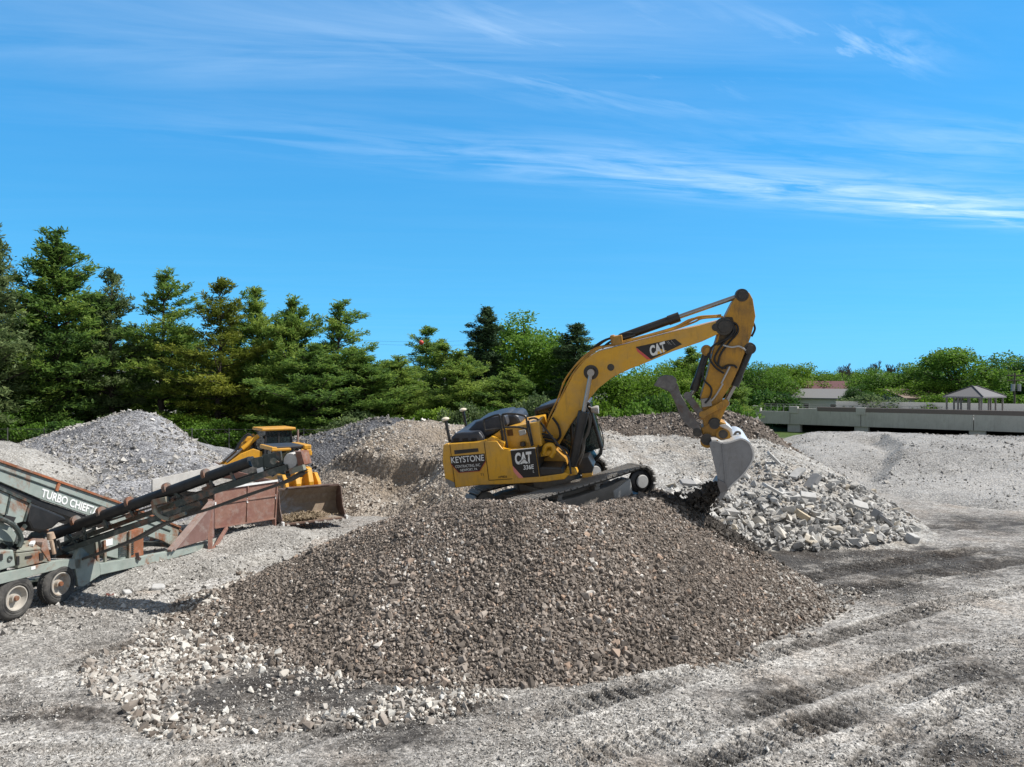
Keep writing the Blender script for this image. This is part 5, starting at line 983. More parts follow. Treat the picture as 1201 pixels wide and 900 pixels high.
# --- stick
stick_px = [(866.2, 345), (870, 341.6), (874, 341.2), (879, 343.6), (883, 351), (886.2, 371), (884.2, 381), (880.4, 396), (875.6, 408.5), (866, 433.5), (856, 454.5), (848, 466), (845, 482), (838, 506), (830, 507.5), (825.4, 500), (823.8, 478), (822, 467), (830, 439), (838, 406), (841.6, 394), (846, 382), (851, 370.4), (858.4, 356)]
stk = slabm(stick_px, -.27, .27).build('stick', YEL2, EX, .022)
slabm([(851, 372), (859, 372), (863, 384), (857, 394), (850, 402), (841, 406), (844, 392)], -.277, -.26).build('grease_stain', paint('grease', (.025, .02, .015), (.05, .038, .02), .6, 0, .6, (.30, .17, .03), 3.5, .5), stk)
for q, r_b in (((870.4, 346.4), .12), ((879.6, 409), .11), ((829, 411.4), .10), ((824, 486.4), .10), ((838, 497), .12)):
    m = MB(); m.lathe(up(*q, -.26), -lU, [(-.2, r_b*1.55), (.03, r_b*1.5), (.035, r_b), (.1, r_b*.95), (.105, 0)], 22); m.build('pin_boss', YEL2 if r_b == .10 else PIN, stk)
rails('hose', [([(849, 375), (858, 378), (860.4, 388), (853, 397), (841, 403), (834, 409), (832.6, 421), (839, 431), (849, 438)], -.36), ([(852, 378), (861, 383), (861.6, 391), (851, 400), (843, 410), (838, 422), (845, 431), (852, 432)], -.33), ([(831.5, 414), (825, 432), (825.4, 445), (834, 455), (833, 465), (827, 473)], -.36), ([(883.6, 379), (885.4, 386), (881.4, 395)], -.2), ([(846, 433), (853, 429), (861, 429), (864, 432)], -.33), ([(848, 376), (863, 380), (865, 390), (855, 402), (845, 416), (842, 430)], -.31)], RUBB, .03, stk)
rails('hose_steel', [([(848, 405), (858, 407.4), (867, 406.4), (875, 411)], -.33), ([(846, 450), (852, 438), (856, 430)], -.33), ([(828, 476), (838, 466), (848, 450)], -.31)], HUB, .025, stk)
m = MB(); m.box(up(828.5, 472, -.3), fU*.14, lU*.06, nT*.12); m.build('hose_clamp', STL, stk, .01)
cylinder('bucket_cylinder', (879.2, 410), (861, 452.5), (850.4, 472.6), 0.0, .115, .07); cylinder('thumb_cylinder', (829, 412), (813.8, 458), (808, 466), -.02, .105, .06)
def link_bar(nm, a, b_, y, w, th, mat): m = MB(); m.bar(up(*a, y), up(*b_, y), th, w, nT); [m.cyl(up(*q, y-th*.6), up(*q, y+th*.6), w*.62, n=16) for q in (a, b_)]; return m.build(nm, mat, EX, .01)
for y in (-.36, .36): link_bar('bucket_link', (824, 486.4), (850.4, 472.8), y, .16, .08, YEL2)
for y in (-.22, .22): link_bar('power_link', (850.4, 472.8), (839, 497), y, .18, .09, YEL2)
for y in (-.34, .34): link_bar('thumb_link', (806.5, 464.5), (822, 486), y, .19, .07, RUST)
cpl = slabm([(822, 503), (838, 492), (851, 496.5), (857, 503), (859.4, 511), (855.5, 514), (850, 509.6), (838, 514), (830, 518.5), (825.5, 515)], -.30, .30).build('quick_coupler', YEL2, EX, .03)
slabm([(842, 499), (852, 497.5), (858.5, 503), (860, 511), (857, 513), (853.5, 505.6)], -.33, .33).build('coupler_hook', BKTB, cpl, .02)
for q, r_b in (((838, 497.4), .15), ((829, 515.6), .17), ((848.2, 509.4), .13), ((817.8, 507.4), .13)): m = MB(); m.cyl(up(*q, -.46), up(*q, .46), r_b, n=20); m.cyl(up(*q, -.48), up(*q, .48), r_b*.6, n=16); m.build('pin', PIN, cpl)
# --- thumb
th_px = [(774, 455), (781, 447), (789, 443), (795, 451), (799, 465), (807, 479), (815, 491), (820, 498), (822, 506), (819, 511.5), (813.5, 504.5), (803.6, 497), (797.6, 488.6), (791, 471), (785.4, 460)]
tm_ = MB(); tm_.prism(ups(th_px, -.42), lU*.07); tm_.prism(ups(th_px, .35), lU*.07); tm_.prism(ups([(795, 466), (803.6, 480), (806, 478), (798, 464)], -.36), lU*.72); tmb = tm_.build('thumb', RUST, EX, .012)
for k in range(5): y = -.46 + k*.20; slabm([(767, 452.6), (772.6, 443), (780, 440.4), (789, 441.2), (793.6, 445), (793.4, 450), (791, 458), (785.6, 460), (777, 455.4), (770, 453.6)], y, y+.13).build('tine', RUST, tmb, .02)
# --- bucket
WB = .82
side_px = [(832, 520.6), (834.8, 516.2), (841, 516.4), (847, 519), (856.4, 517.8), (868, 514.4), (875, 516), (880.6, 521), (884, 530.6), (884.2, 537), (881, 545), (872.4, 557.2), (861.4, 567.4), (853.4, 576), (845.8, 577), (841.8, 569), (841.2, 558.6), (836.8, 541.4)]
def strip(path, y0, y1, th):
    m = MB(); P = [up(u_, v_, y0) for u_, v_ in path]; k = len(P); nr = []
    for i in range(k): d = (P[min(i+1, k-1)]-P[max(i-1, 0)]).normalized(); nr.append(d.cross(lU).normalized())
    o_ = [p + n_*th for p, n_ in zip(P, nr)]; vec = lU*(y1-y0); vs = P + o_ + [p+vec for p in P] + [p+vec for p in o_]; fs = []
    for i in range(k-1): fs += [[i, i+1, k+i+1, k+i], [2*k+i, 3*k+i, 3*k+i+1, 2*k+i+1], [i, 2*k+i, 2*k+i+1, i+1], [k+i, k+i+1, 3*k+i+1, 3*k+i]]
    fs += [[0, k, 3*k, 2*k], [k-1, 3*k-1, 4*k-1, 2*k-1][::1]]; m.add(vs, fs); return m
bp_ = smooth_path([Vector((u_, v_, 0)) for u_, v_ in [(834.8, 516.2), (841, 516.4), (847, 519), (856.4, 517.8), (868, 514.2), (875, 515.8), (880.8, 520.8), (884.4, 530.6), (884.4, 537), (881.2, 545.2), (872.6, 557.4), (861.6, 567.6), (853.4, 576.4)]], 4)
strip([(p.x, p.y) for p in bp_], -WB-.02, WB+.24, -.045).build('bucket', BKTB, EX); bk = bpy.data.objects['bucket']
for y in (-WB, WB+.16): slabm(side_px, y, y+.06).build('side_plate', BKT, bk, .01)
slabm([(853.8, 575.6), (845.8, 577.2), (842, 583.5), (844.4, 587.4), (848.6, 583.4)], -WB-.03, WB+.25).build('lip', BKT, bk, .01)
slabm([(841.4, 562), (851, 567), (854.6, 575.4), (845, 578.4), (841.6, 569)], -WB-.05, -WB).build('wear_plate', paint('wear_plate_steel', (.17, .17, .18), (.22, .22, .23), .5, .4, .4), bk, .01)
m = MB(); m.bar(up(847.2, 520, -WB-.02), up(851.4, 566, -WB-.02), .03, .045, lU); m.build('side_rib', BKT, bk)
for k in range(5): y = -WB + .05 + k*(2*WB-.22)/4; slabm([(846.5, 578.5), (842, 583), (840.6, 586), (843.6, 588.6), (848, 584)], y, y+.12).build('tooth', STL, bk, .01)
for q in ((829.5, 517.6), (848.5, 511)):
    m = MB(); [m.cyl(up(*q, y), up(*q, y+.08), .2, n=18) for y in (-.42, .34)]; m.build('bucket_ear', YEL2, bk)
m = MB(); P = smooth_path([up(866, 513.6, -.25), up(868, 507.8, -.22), up(864, 507, -.2), up(861, 511, -.2), up(862, 515.6, -.2)]); m.tube(P, .035, 8); m.build('lifting_eye', RUST, bk)
m = MB(); m.bar(up(841.3, 516.6, -WB-.02), up(841.3, 516.6, WB), .05, .03); m.build('edge_rib', YEL2, bk)
# soil sliding out of the bucket
n = 1500; s = rng.random(n)**.8; y = rng.normal(0, .36, n).clip(-.75, .75); base = np.array([np.array(up(842 - 30*q - 6*q*q, 570 + 22*q + 12*q*q, yy))[:] for q, yy in zip(s, y)])
base += rng.normal(0, 1, (n, 3))*np.array([.16, .1, .13])*(.5+s)[:, None]; zg = ground_at(base[:, 0], base[:, 1], ('mound', 'pale')); base[:, 2] = np.maximum(base[:, 2], zg+.02)
scatter('soil', 'dark soil and stones pouring from the mouth of the bucket', base, np.clip(rng.lognormal(math.log(.05), .45, n), .02, .14), np.clip(rng.normal(.4, .3, n), 0, 1), m_st_dark)
n = 5000; a = rng.random(n); x = 6.1 + rng.normal(0, .75, n) - a*.9; yy = 20.9 + rng.normal(0, .45, n) + a*.2; z = ground_at(x, yy, ('mound', 'pale')); sz = np.clip(rng.lognormal(math.log(.045), .4, n), .02, .12)
scatter('soil', 'patch of freshly dropped dark soil on the mound shoulder below the bucket', np.stack([x, yy, z + sz*.5], -1), sz, np.clip(rng.normal(.45, .3, n), 0, 1), m_st_dark)
# ---------------------------------------------------------------- the green screening machine at the left
GRN = rusty('faded_green_paint', (.30, .345, .31), .15, rough=.6)
GRN2 = rusty('olive_green_paint', (.25, .255, .205), .18, rough=.6)
GRND = rusty('dark_green_steel', (.045, .058, .052), .12, rough=.6)
RED = rusty('rust_red_steel', (.25, .115, .09), .30, (.13, .055, .038), (.36, .20, .15), .75)
ORG = rusty('orange_rust_panel', (.36, .12, .05), .25, rough=.8)
BELT = paint('black_belt', (.009, .009, .010), (.014, .014, .014), .55, 0, .18, (.08, .075, .07), 2.5)
TYRE = paint('tyre_rubber', (.022, .022, .023), (.04, .039, .037), .85, 0, .6, (.17, .16, .145), 2.6, .45)
RIM = rusty('white_wheel_rim', (.46, .43, .38), .18, (.22, .12, .06), (.30, .19, .10), .7)
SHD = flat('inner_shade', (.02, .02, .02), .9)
sA = V(math.sin(math.radians(12)), math.cos(math.radians(12)), 0); sS = V(sA.y, -sA.x, 0); ZU = V(0, 0, 1)
sP = V(-12.35, 19.0, 0)
SC = thing('screening_machine', tuple(sP - sS*1.3), 'weathered green mobile screening machine with folded out conveyor and rusty hopper', 'screening machine')
def sc(u, v, inset=0.0): return on_plane(u, v, sP - sS*inset, sS)
def scp(px, i0, i1): return MB().prism([sc(u, v, i0) for u, v in px], -sS*(i1-i0))
# wheels
def wheel(c, par, r=.54, w=.30):
    m = MB(); m.lathe(c, sS, [(-w, .30), (-w, r*.86), (-w+.03, r*.95), (-w+.07, r), (-.07, r), (-.03, r*.95), (0, r*.86), (.005, .40), (-.02, .30)], 40)
    for k in range(40):
        a = 2*math.pi*k/40; d = sA*math.cos(a) + ZU*math.sin(a); t_ = -sA*math.sin(a) + ZU*math.cos(a)
        for x_ in (-w*.28, -w*.5, -w*.72): m.box(c + d*(r+.004) + sS*x_, d*.008, t_*.03, sS*.02)
    for k in (.62, .74): m.lathe(c + sS*.004, sS, [(0, r*k), (.008, r*(k+.02)), (0, r*(k+.05))], 40)
    ty = m.build('tyre', TYRE, par); m = MB(); m.lathe(c, sS, [(-.02, .315), (.0, .31), (.0, .285), (-.05, .27), (-.12, .235), (-.13, .10), (-.04, .095), (-.03, .0)], 32); rm = m.build('rim', RIM, ty)
    m = MB(); m.cyl(c - sS*.05, c + sS*.02, .07, .06, 14)
    m.build('wheel_hub', rusty('rusty_hub', (.22, .15, .11), .3), ty); return ty
for (u_, v_) in ((20, 702), (72, 685)):
    c = sc(u_, v_); wheel(c, SC); wheel(c - sS*2.3, SC)
m = MB()
for (u_, v_) in ((20, 702), (72, 685)): c = sc(u_, v_); m.cyl(c - sS*.1, c - sS*2.3, .07, n=10)
m.bar(sc(20, 690, .7), sc(72, 673, .7), .14, .2); m.build('axle_bogie', GRND, SC)
# chassis
ch = MB(); ch.prism([sc(u, v) for u, v in [(-70, 694), (0, 673), (68, 657.5), (95, 655), (95, 667.5), (68, 668), (0, 685.5), (-70, 709)]], -sS*.2); ch.prism([sc(u, v) for u, v in [(117, 661), (160, 654), (198, 647), (207, 645), (252, 633.4), (252, 641), (198, 656.5), (118, 674.5)]], -sS*.2)
ch.prism([sc(u, v) for u, v in [(94, 640), (101, 647), (117, 661), (118, 674.5), (98, 688), (92, 688), (87, 658)]], -sS*.12)
CH = ch.build('chassis', GRN, SC, .012)
for i0 in (2.2,): m = MB(); m.prism([sc(u, v, i0) for u, v in [(60, 645), (117, 645), (240, 626), (240, 634), (117, 655), (60, 655)]], -sS*.2); m.build('far_beam', GRND, SC)
for (u_, v_) in ((106, 662), (150, 652), (215, 640)): m = MB(); m.bar(sc(u_, v_, .1), sc(u_, v_, .1) - sS*2.2, .14, .14); m.build('cross_member', GRND, SC)
m = MB(); m.bar(sc(160.5, 648.5, -.03), sc(161.5, 655, -.05), .05, .1); m.bar(sc(161.5, 654, -.05), sc(164.5, 656.5, -.06), .05, .08); m.build('tow_hook', flat('rusty_hook', (.07, .045, .04), .8), CH)
m = MB(); m.prism([sc(u, v, -.006) for u, v in [(36.5, 665), (41.5, 663.8), (41.5, 667.6), (36.5, 668.8)]], sS*.004); m.build('white_plate', WHT, CH)
# feeder conveyor side beam with lettering
beam = [(-60, 519), (0, 541), (67, 563), (137, 588.8), (211, 618.5), (206, 640), (175, 629.5), (99, 603), (49, 586), (0, 565), (-60, 541)]
BM = scp(beam, .75, .83).build('side_beam', GRN, SC, .01)
m = MB(); m.bar(sc(-60, 531, .735), sc(0, 550.4, .735), .03, .03); m.bar(sc(0, 550.4, .735), sc(200, 623, .735), .03, .03); m.build('beam_flange', GRND, BM)
m = MB(); m.bar(sc(-60, 519, .74), sc(0, 541, .74), .09, .06); m.bar(sc(0, 541, .74), sc(137, 588.8, .74), .09, .06); m.bar(sc(137, 588.8, .74), sc(211, 618.5, .74), .09, .06); m.build('beam_edge', ORG, BM)
m = MB(); m.bar(sc(69, 567, .73), sc(66, 576, .73), .05, .1); m.build('rust_bracket', ORG, BM)
p0, p1 = sc(47.6, 582.2, .745), sc(121.5, 607.2, .745); uv = sc(49.8, 573.2, .745) - p0
lettering('beam_lettering', 'TURBO CHIEFTAIN', p0, p1, uv.length, uv, sS, WHT, BM, .03)
scp([(-60, 545), (0, 566), (49, 587), (99, 604), (160, 625), (160, 634), (95, 611), (45, 593), (0, 573), (-60, 553)], .80, 1.9).build('feeder_belt', BELT, SC)
scp([(-60, 523), (0, 545), (67, 567), (137, 592), (205, 620), (204, 630), (99, 600), (0, 560), (-60, 535)], 2.0, 2.08).build('far_side_beam', GRN2, SC)
# screen box, flap, engine bay, cabinet
scp([(-60, 548), (0, 575), (34.6, 589.5), (30, 611), (19, 614.5), (14, 611), (0, 602), (-60, 578)], .15, .72).build('screen_box', GRN, SC, .015)
m = MB(); m.bar(sc(-60, 546, .14), sc(34.6, 588.8, .14), .08, .07); m.bar(sc(12, 580.5, .14), sc(7, 603, .14), .05, .05); m.bar(sc(35, 590, .13), sc(28, 612, .13), .06, .05); m.build('screen_box_rib', GRND, SC)
scp([(6, 604), (19, 607), (16, 613), (5, 610)], .1, .16).build('box_opening', SHD, SC)
scp([(35, 589.5), (55, 597), (76, 606), (80, 611), (70, 613), (62, 620), (50, 624), (38, 622), (33, 612)], .25, .7).build('rubber_flap', BELT, SC, .06)
m = MB(); P = smooth_path([sc(u, v, .05) for u, v in [(-20, 603), (0, 608), (14, 615), (22, 624), (25, 634), (22, 642)]]); m.tube(P, .06, 8); m.build('curved_guard', GRND, SC)
scp([(-40, 606), (0, 611), (14, 618), (20, 628), (17, 637), (0, 634), (-40, 634)], .25, .6).build('drum_cover', GRN, SC, .03)
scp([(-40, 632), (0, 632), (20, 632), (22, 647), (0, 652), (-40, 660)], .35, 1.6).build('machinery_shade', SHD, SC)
m = MB()
for a, b_ in [((-10, 640), (24, 622)), ((0, 628), (28, 640)), ((8, 645), (30, 616)), ((-20, 620), (12, 640))]: m.bar(sc(*a, .3), sc(*b_, .3), .06, .09)
m.build('strut', GRND, SC)
m = MB(); hl = [sc(u, v, .0) for u, v in [(19, 648.5), (47.5, 645)]]; hb = [sc(57.5, 621.8, .95), sc(36.4, 626.4, .95)]; m.add(hl + hb + [q + V(0, 0, .05) for q in hl + hb], [[0, 3, 2, 1], [4, 5, 6, 7], [0, 1, 5, 4], [1, 2, 6, 5], [2, 3, 7, 6], [3, 0, 4, 7]]); LD = m.build('engine_lid', GRN2, SC, .01)
m = MB(); m.bar(sc(36.5, 641, .10)+V(0, 0, .03), sc(39, 637, .22)+V(0, 0, .03), .10, .06); m.build('lid_sticker', WHT, LD)
scp([(18.8, 649.5), (48, 645.6), (58, 657.8), (21, 667)], .0, .9).build('engine_bay', GRN2, SC, .015)
scp([(48.4, 645), (50, 636), (55, 632), (60, 658), (58, 659)], -.02, .9).build('engine_end_panel', rusty('pinkish_panel', (.33, .24, .20), .22), SC, .01)
m = MB(); m.bar(sc(29.5, 654, -.012), sc(37.5, 652.6, -.012), .03, .05); [m.bar(sc(46+k*.1, 650+k*1.6, -.012), sc(50.5+k*.1, 649.2+k*1.6, -.012), .02, .04) for k in range(5)]; [m.bar(sc(19.5, 654+k*2.0, -.012), sc(22.5, 653.4+k*2.0, -.012), .02, .05) for k in range(5)]; m.build('louvre', SHD, SC)
scp([(-40, 652), (0, 646), (16, 645), (18.5, 664), (0, 669.5), (-40, 680)], .02, .8).build('control_cabinet', GRN, SC, .03)
m = MB(); m.prism([sc(u, v, .005) for u, v in [(-2, 650), (3, 649.5), (3.2, 657), (-2, 658)]], sS*.01); m.build('cabinet_gauge', SHD, SC); m = MB(); c = sc(11.5, 655.5, .01); m.lathe(c, sS, [(0, .075), (.02, .07), (.025, .045), (.0, .04)], 16); m.build('cabinet_lock', GRND, SC)
m = MB(); m.cyl(sc(60, 632, .3), sc(59, 625, .3), .11, .08, 12); m.cyl(sc(63.5, 650, .15), sc(60, 634, .2), .05, n=8); m.build('air_filter', rusty('peach_metal', (.5, .38, .28), .2), SC)
# generator box with louvres
gb = scp([(118, 630.5), (152, 622.5), (152, 655), (144, 656.5), (118, 651)], .12, 1.4).build('generator_box', GRN, SC, .02)
scp([(152, 622.5), (168.5, 619.5), (168.5, 651.5), (152, 655)], .12, 1.4).build('generator_end', ORG, SC, .02)
m = MB()
for k in range(7): v_ = 636 + k*2.5; m.bar(sc(139, v_+1.8, .105), sc(157, v_-1.6, .105), .02, .035)
m.build('louvre', GRND, gb)
m = MB(); m.prism([sc(u, v, .115) for u, v in [(119, 634.5), (132, 631.5), (132, 639), (119, 642)]], sS*.006); m.build('white_sticker', WHT, gb)
scp([(117, 625), (133, 618.5), (134, 622), (118, 631)], .3, 1.0).build('sand_dusted_cover', flat('dusted_cover', (.5, .48, .44), .95), SC, .03)
m = MB()
for a, b_ in [((112, 632), (115, 661)), ((122, 634), (123.5, 662)), ((152, 623), (151.5, 655))]: m.bar(sc(*a, .06), sc(*b_, .06), .06, .08)
m.build('upright', GRN2, SC)
# lower feeder frame and hopper
LF = scp([(172, 622), (210, 630), (207, 643), (190, 634), (174, 629)], .5, .58).build('lower_frame', GRN, SC, .01)
m = MB()
for k in range(5): m.bar(sc(196+k*3.4, 616+k*1.2, .8), sc(212+k*1.4, 624+k*1.2, .8), .04, .05)
m.build('grid_bar', ORG, SC)
B0, B1, T0, T1 = at(251.7, 619.4, 26.0), at(322.6, 608, 28.2), at(251.7, 575, 26.0), at(325, 564.6, 28.2)
hd_ = (B1-B0); hd_.z = 0; hd_.normalize(); hn = V(hd_.y, -hd_.x, 0)
HP = thing('hopper_side', (0, 0, 0), None, None) if False else None
m = MB(); m.prism([B0, B1, T1, T0], -hn*.05); hp = m.build('hopper_panel', RED, SC, .008)
m = MB()
for a, b_ in [(T0, T1), (B0, B1), (B0, T0), (B1, T1), (B0.lerp(B1, .51), T0.lerp(T1, .51)), (B0.lerp(T0, .62), B1.lerp(T1, .62))]: m.bar(a + hn*.02, b_ + hn*.02, .05, .045, hn)
m.build('panel_stiffener', RED, hp)
m = MB(); m.bar(T0 + hn*.03 + V(0, 0, .03), T1 + hn*.03 + V(0, 0, .03), .07, .05, hn)
for s in (.0, .51, 1.0): q = B0.lerp(B1, s) + hn*.05 + V(0, 0, (T0.z-B0.z)*.62); m.box(q, hd_*.03, hn*.012, (0, 0, .09))
m.build('weld_patch', WHT, hp)
W0, W1, W2 = sc(208, 643.5, -.05), at(251.4, 630.5, 25.7), at(251.4, 587, 25.9)
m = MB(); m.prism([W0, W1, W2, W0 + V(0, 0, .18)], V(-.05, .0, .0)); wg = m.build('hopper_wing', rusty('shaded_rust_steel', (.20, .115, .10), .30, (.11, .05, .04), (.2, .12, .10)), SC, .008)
m = MB(); m.bar(sc(198.5, 646, -.05), at(247, 589, 25.8), .14, .09); m.bar(sc(204, 645.5, -.10), at(251.5, 588, 25.75), .05, .07); m.build('wing_edge', rusty('pinkish_rust', (.34, .25, .22), .2), wg)
m = MB(); m.bar(at(246.5, 586, 25.9), at(246.5, 648, 25.3), .16, .16); m.bar(at(262, 649.5, 25.2)*.0 + at(248, 649, 25.2), at(266, 619, 26.4), .1, .12); m.bar(at(243.5, 648, 25.2), at(252, 648.6, 25.2), .22, .14); m.build('hopper_leg', RED, SC, .01)
bk0, bk1 = B1, B1 + V(-2.9, 2.0, 0); m = MB(); m.prism([bk0, bk1, bk1 + V(0, 0, 1.75), T1], V(.03, .05, 0)); m.build('hopper_panel', RED, SC, .008)
f0, f1 = B0 - sS*2.6 + V(0, 0, .1), bk1; m = MB(); m.prism([f0, f1, f1 + V(0, 0, 1.9), f0 + V(0, 0, 1.6)], V(-.05, 0, 0)); m.build('hopper_panel', paint('dusty_hopper_steel', (.42, .40, .37), (.5, .48, .45), .9, 0, .3), SC, .008)
m = MB(); m.add([T0 + V(-.1, .05, -.12), T1 + V(-.1, 0, -.12), bk1 + V(.1, -.1, 1.35), f0 + V(.1, .1, 1.25), (T0+T1+bk1+f0)/4 + V(0, 0, .55)], [[0, 1, 4], [1, 2, 4], [2, 3, 4], [3, 0, 4]]); m.build('hopper_load', m_sand, SC)
for q in (bk1 + V(.1, -.1, 0), f0): m = MB(); m.bar(q, V(q.x, q.y, -.2), .14, .14); m.build('hopper_leg', RED, SC)
m = MB(); m.bar(B1 + V(-.05, .05, 0), V(B1.x-.05, B1.y+.05, -.2), .12, .12); m.build('hopper_leg', RED, SC)
# side conveyor
cD = V(sA.y, -sA.x, 0); cN = sA; cP = V(-12.5, 20.0, 0)
def cv(u, v, off=0.0): return on_plane(u, v, cP + cN*off, cN)
CV = SC
def cbar(px0, px1, off, w, h, m): m.bar(cv(*px0, off), cv(*px1, off), w, h)
m = MB(); P = [cv(59.5, 628, .1), cv(294, 541.5, .1)]; m.tube(P, [.165, .145], 14); P = [cv(64, 626, .6), cv(297, 540, .6)]; m.tube(P, [.12, .12], 10); bt = m.build('conveyor_skirt', BELT, SC)
m = MB(); a, b_ = cv(56, 634, .1), cv(331, 546, .1); m.prism([a, b_, b_ + cN*.5, a + cN*.5], V(0, 0, .03)); m.build('conveyor_belt', BELT, SC)
m_clamp = rusty('rusty_clamp', (.13, .12, .11), .22)
for u_, v_ in ((89, 612), (119, 601.5), (152, 590), (196, 573.5), (241.5, 557)):
    m = MB(); q = cv(u_, v_, .1); d = (cv(294, 541.5, .1)-cv(59.5, 628, .1)).normalized(); m.cyl(q - d*.05, q + d*.05, .17, n=14); m.bar(q, q + V(0, 0, -.35) + d*.1, .07, .08); m.bar(q + V(0, 0, -.36) + d*.1 - d*.2, q + V(0, 0, -.36) + d*.25, .1, .09); m.build('belt_clamp', m_clamp, SC)
m = MB(); cbar((62, 651), (186, 607), -.02, .09, .14, m); cbar((186, 607), (236, 590), -.02, .10, .13, m); cbar((205, 592), (250, 576.5), -.05, .10, .17, m); cbar((250, 576.5), (300, 560), -.05, .10, .16, m); cbar((300, 560), (337, 548), -.05, .10, .15, m); CF = m.build('conveyor_frame', GRND, SC)
m = MB(); cbar((250, 575), (298, 557), .6, .1, .14, m); cbar((70, 640), (250, 575), .6, .09, .13, m); cbar((298, 557), (334, 545), .6, .09, .13, m); m.build('far_conveyor_frame', GRN2, SC)
m = MB(); m.tube([cv(64, 648, .25), cv(188, 606.5, .25)], .085, 10); m.build('return_tube', BELT, SC)
m = MB(); P = smooth_path([cv(u, v, .1) for u, v in [(92, 656), (150, 634), (190, 613), (240, 597), (290, 579), (330, 565), (352, 552.5)]]); P2 = [q + cN*.5 for q in P]; n_ = len(P)
m.add(P + P2 + [q + V(0, 0, -.07) for q in P] + [q + V(0, 0, -.07) for q in P2], [[i, i+1, n_+i+1, n_+i] for i in range(n_-1)] + [[2*n_+i, 3*n_+i, 3*n_+i+1, 2*n_+i+1] for i in range(n_-1)] + [[i, 2*n_+i, 2*n_+i+1, i+1] for i in range(n_-1)]); m.build('return_belt', paint('dusty_belt', (.045, .045, .046), (.07, .068, .065), .8, 0, .5), SC)
m = MB(); cbar((180, 588), (182, 602), -.1, .09, .12, m); m.tube(smooth_path([cv(u, v, -.1) for u, v in [(181, 590), (183, 600), (190, 607), (199, 609)]]), .06, 8); cbar((180, 589.5), (196, 586), -.1, .12, .16, m); cbar((196, 600), (214, 596), .1, .3, .12, m); cbar((199, 609), (218, 602), -.05, .08, .1, m); m.build('pivot_bracket', GRN2, SC, .01)
m = MB()
for a, b_ in [((196, 579), (198, 588)), ((203, 577), (212, 583)), ((246, 559), (250, 577)), ((150, 596), (158, 606)), ((120, 604), (126, 620)), ((98, 614), (100, 634)), ((78, 628), (92, 640)), ((70, 640), (112, 620)), ((215, 582), (232, 588)), ((270, 552), (276, 566))]: m.bar(cv(*a, .02), cv(*b_, .02), .05, .07)
m.build('frame_strut', GRND, SC)
m = MB(); d = (cv(337, 548, 0)-cv(250, 576, 0)).normalized(); c = cv(341, 540.5, .02); m.lathe(c, cN, [(-.02, 0), (-.02, .19), (.02, .205), (.25, .215), (.48, .205), (.52, .19), (.52, 0)], 24)
m.build('head_drum', paint('worn_white_drum', (.55, .54, .52), (.42, .40, .38), .8, 0, .35), SC)
m_guard = rusty('dark_rust_guard', (.15, .07, .055), .3)
m = MB(); m.prism([cv(u, v, -.04) for u, v in [(346, 529.5), (353, 530), (357, 545), (350, 548), (348, 538)]], cN*.4); m.build('head_guard', m_guard, SC); m = MB(); m.prism([cv(u, v, .58) for u, v in [(335.5, 535), (345, 529), (353, 530.5), (356, 544), (349, 547)]], cN*.05); m.build('head_guard', m_guard, SC)
m = MB(); m.prism([cv(u, v, .02) for u, v in [(307, 534), (329, 529), (331, 545), (318, 549), (309, 548)]], cN*.06); m.prism([cv(u, v, .0) for u, v in [(293, 538), (308, 535.5), (309, 551), (297, 548)]], cN*.12); m.cyl(cv(321, 541, .02), cv(321, 541, -.12), .09, n=12); m.bar(cv(320, 538, -.05), cv(327, 543, -.05), .05, .06); m.build('drive_guard', GRND, SC, .01)
m = MB(); m.bar(cv(341, 553, -.06), cv(357, 548, -.06), .14, .14); m.build('head_bearing', GRN2, SC)
m = MB(); m.prism([cv(u, v, -.06) for u, v in [(301, 550), (308, 548), (309, 553), (302, 555)]], cN*.02); m.build('white_plate', WHT, SC)
m = MB(); a = sc(60, 640, 1.2)
for px in ([(62, 628), (66, 640), (64, 655)], [(68, 634), (72, 646), (80, 650)], [(75, 640), (90, 632), (100, 640)]): m.tube(smooth_path([sc(u, v, .35) for u, v in px]), .035, 6)
m.build('hydraulic_hose', RUBB, SC)
# ---------------------------------------------------------------- crawler loader with the wide bucket
LY = paint('loader_yellow', (.68, .335, .018), (.60, .29, .016), .45, 0, .3, (.25, .19, .12), 1.1, .5, .1, streak=.35)
def frame_of(px, Yd, ang):
    """heading: ang degrees right of straight towards the camera"""
    o = at(px, 500, Yd); o.z = 0; a = math.radians(ang); f = V(math.sin(a), -math.cos(a), 0); l = V(math.cos(a), math.sin(a), 0); return o, f, l   # l: towards picture right
co, cf, cl_ = frame_of(339, 32.0, 35)
CL = thing('crawler_loader', tuple(co), 'yellow crawler loader with wide rusty bucket facing the path', 'loader')
def cq(f, l, z): return co + cf*f + cl_*l + V(0, 0, z)
def cbox(m, f0, f1, l0, l1, z0, z1): return m.box(cq((f0+f1)/2, (l0+l1)/2, (z0+z1)/2), cf*(f1-f0)/2, cl_*(l1-l0)/2, V(0, 0, (z1-z0)/2))
def cprism(prof, l0, l1): return MB().prism([cq(f, l0, z) for f, z in prof], cl_*(l1-l0))
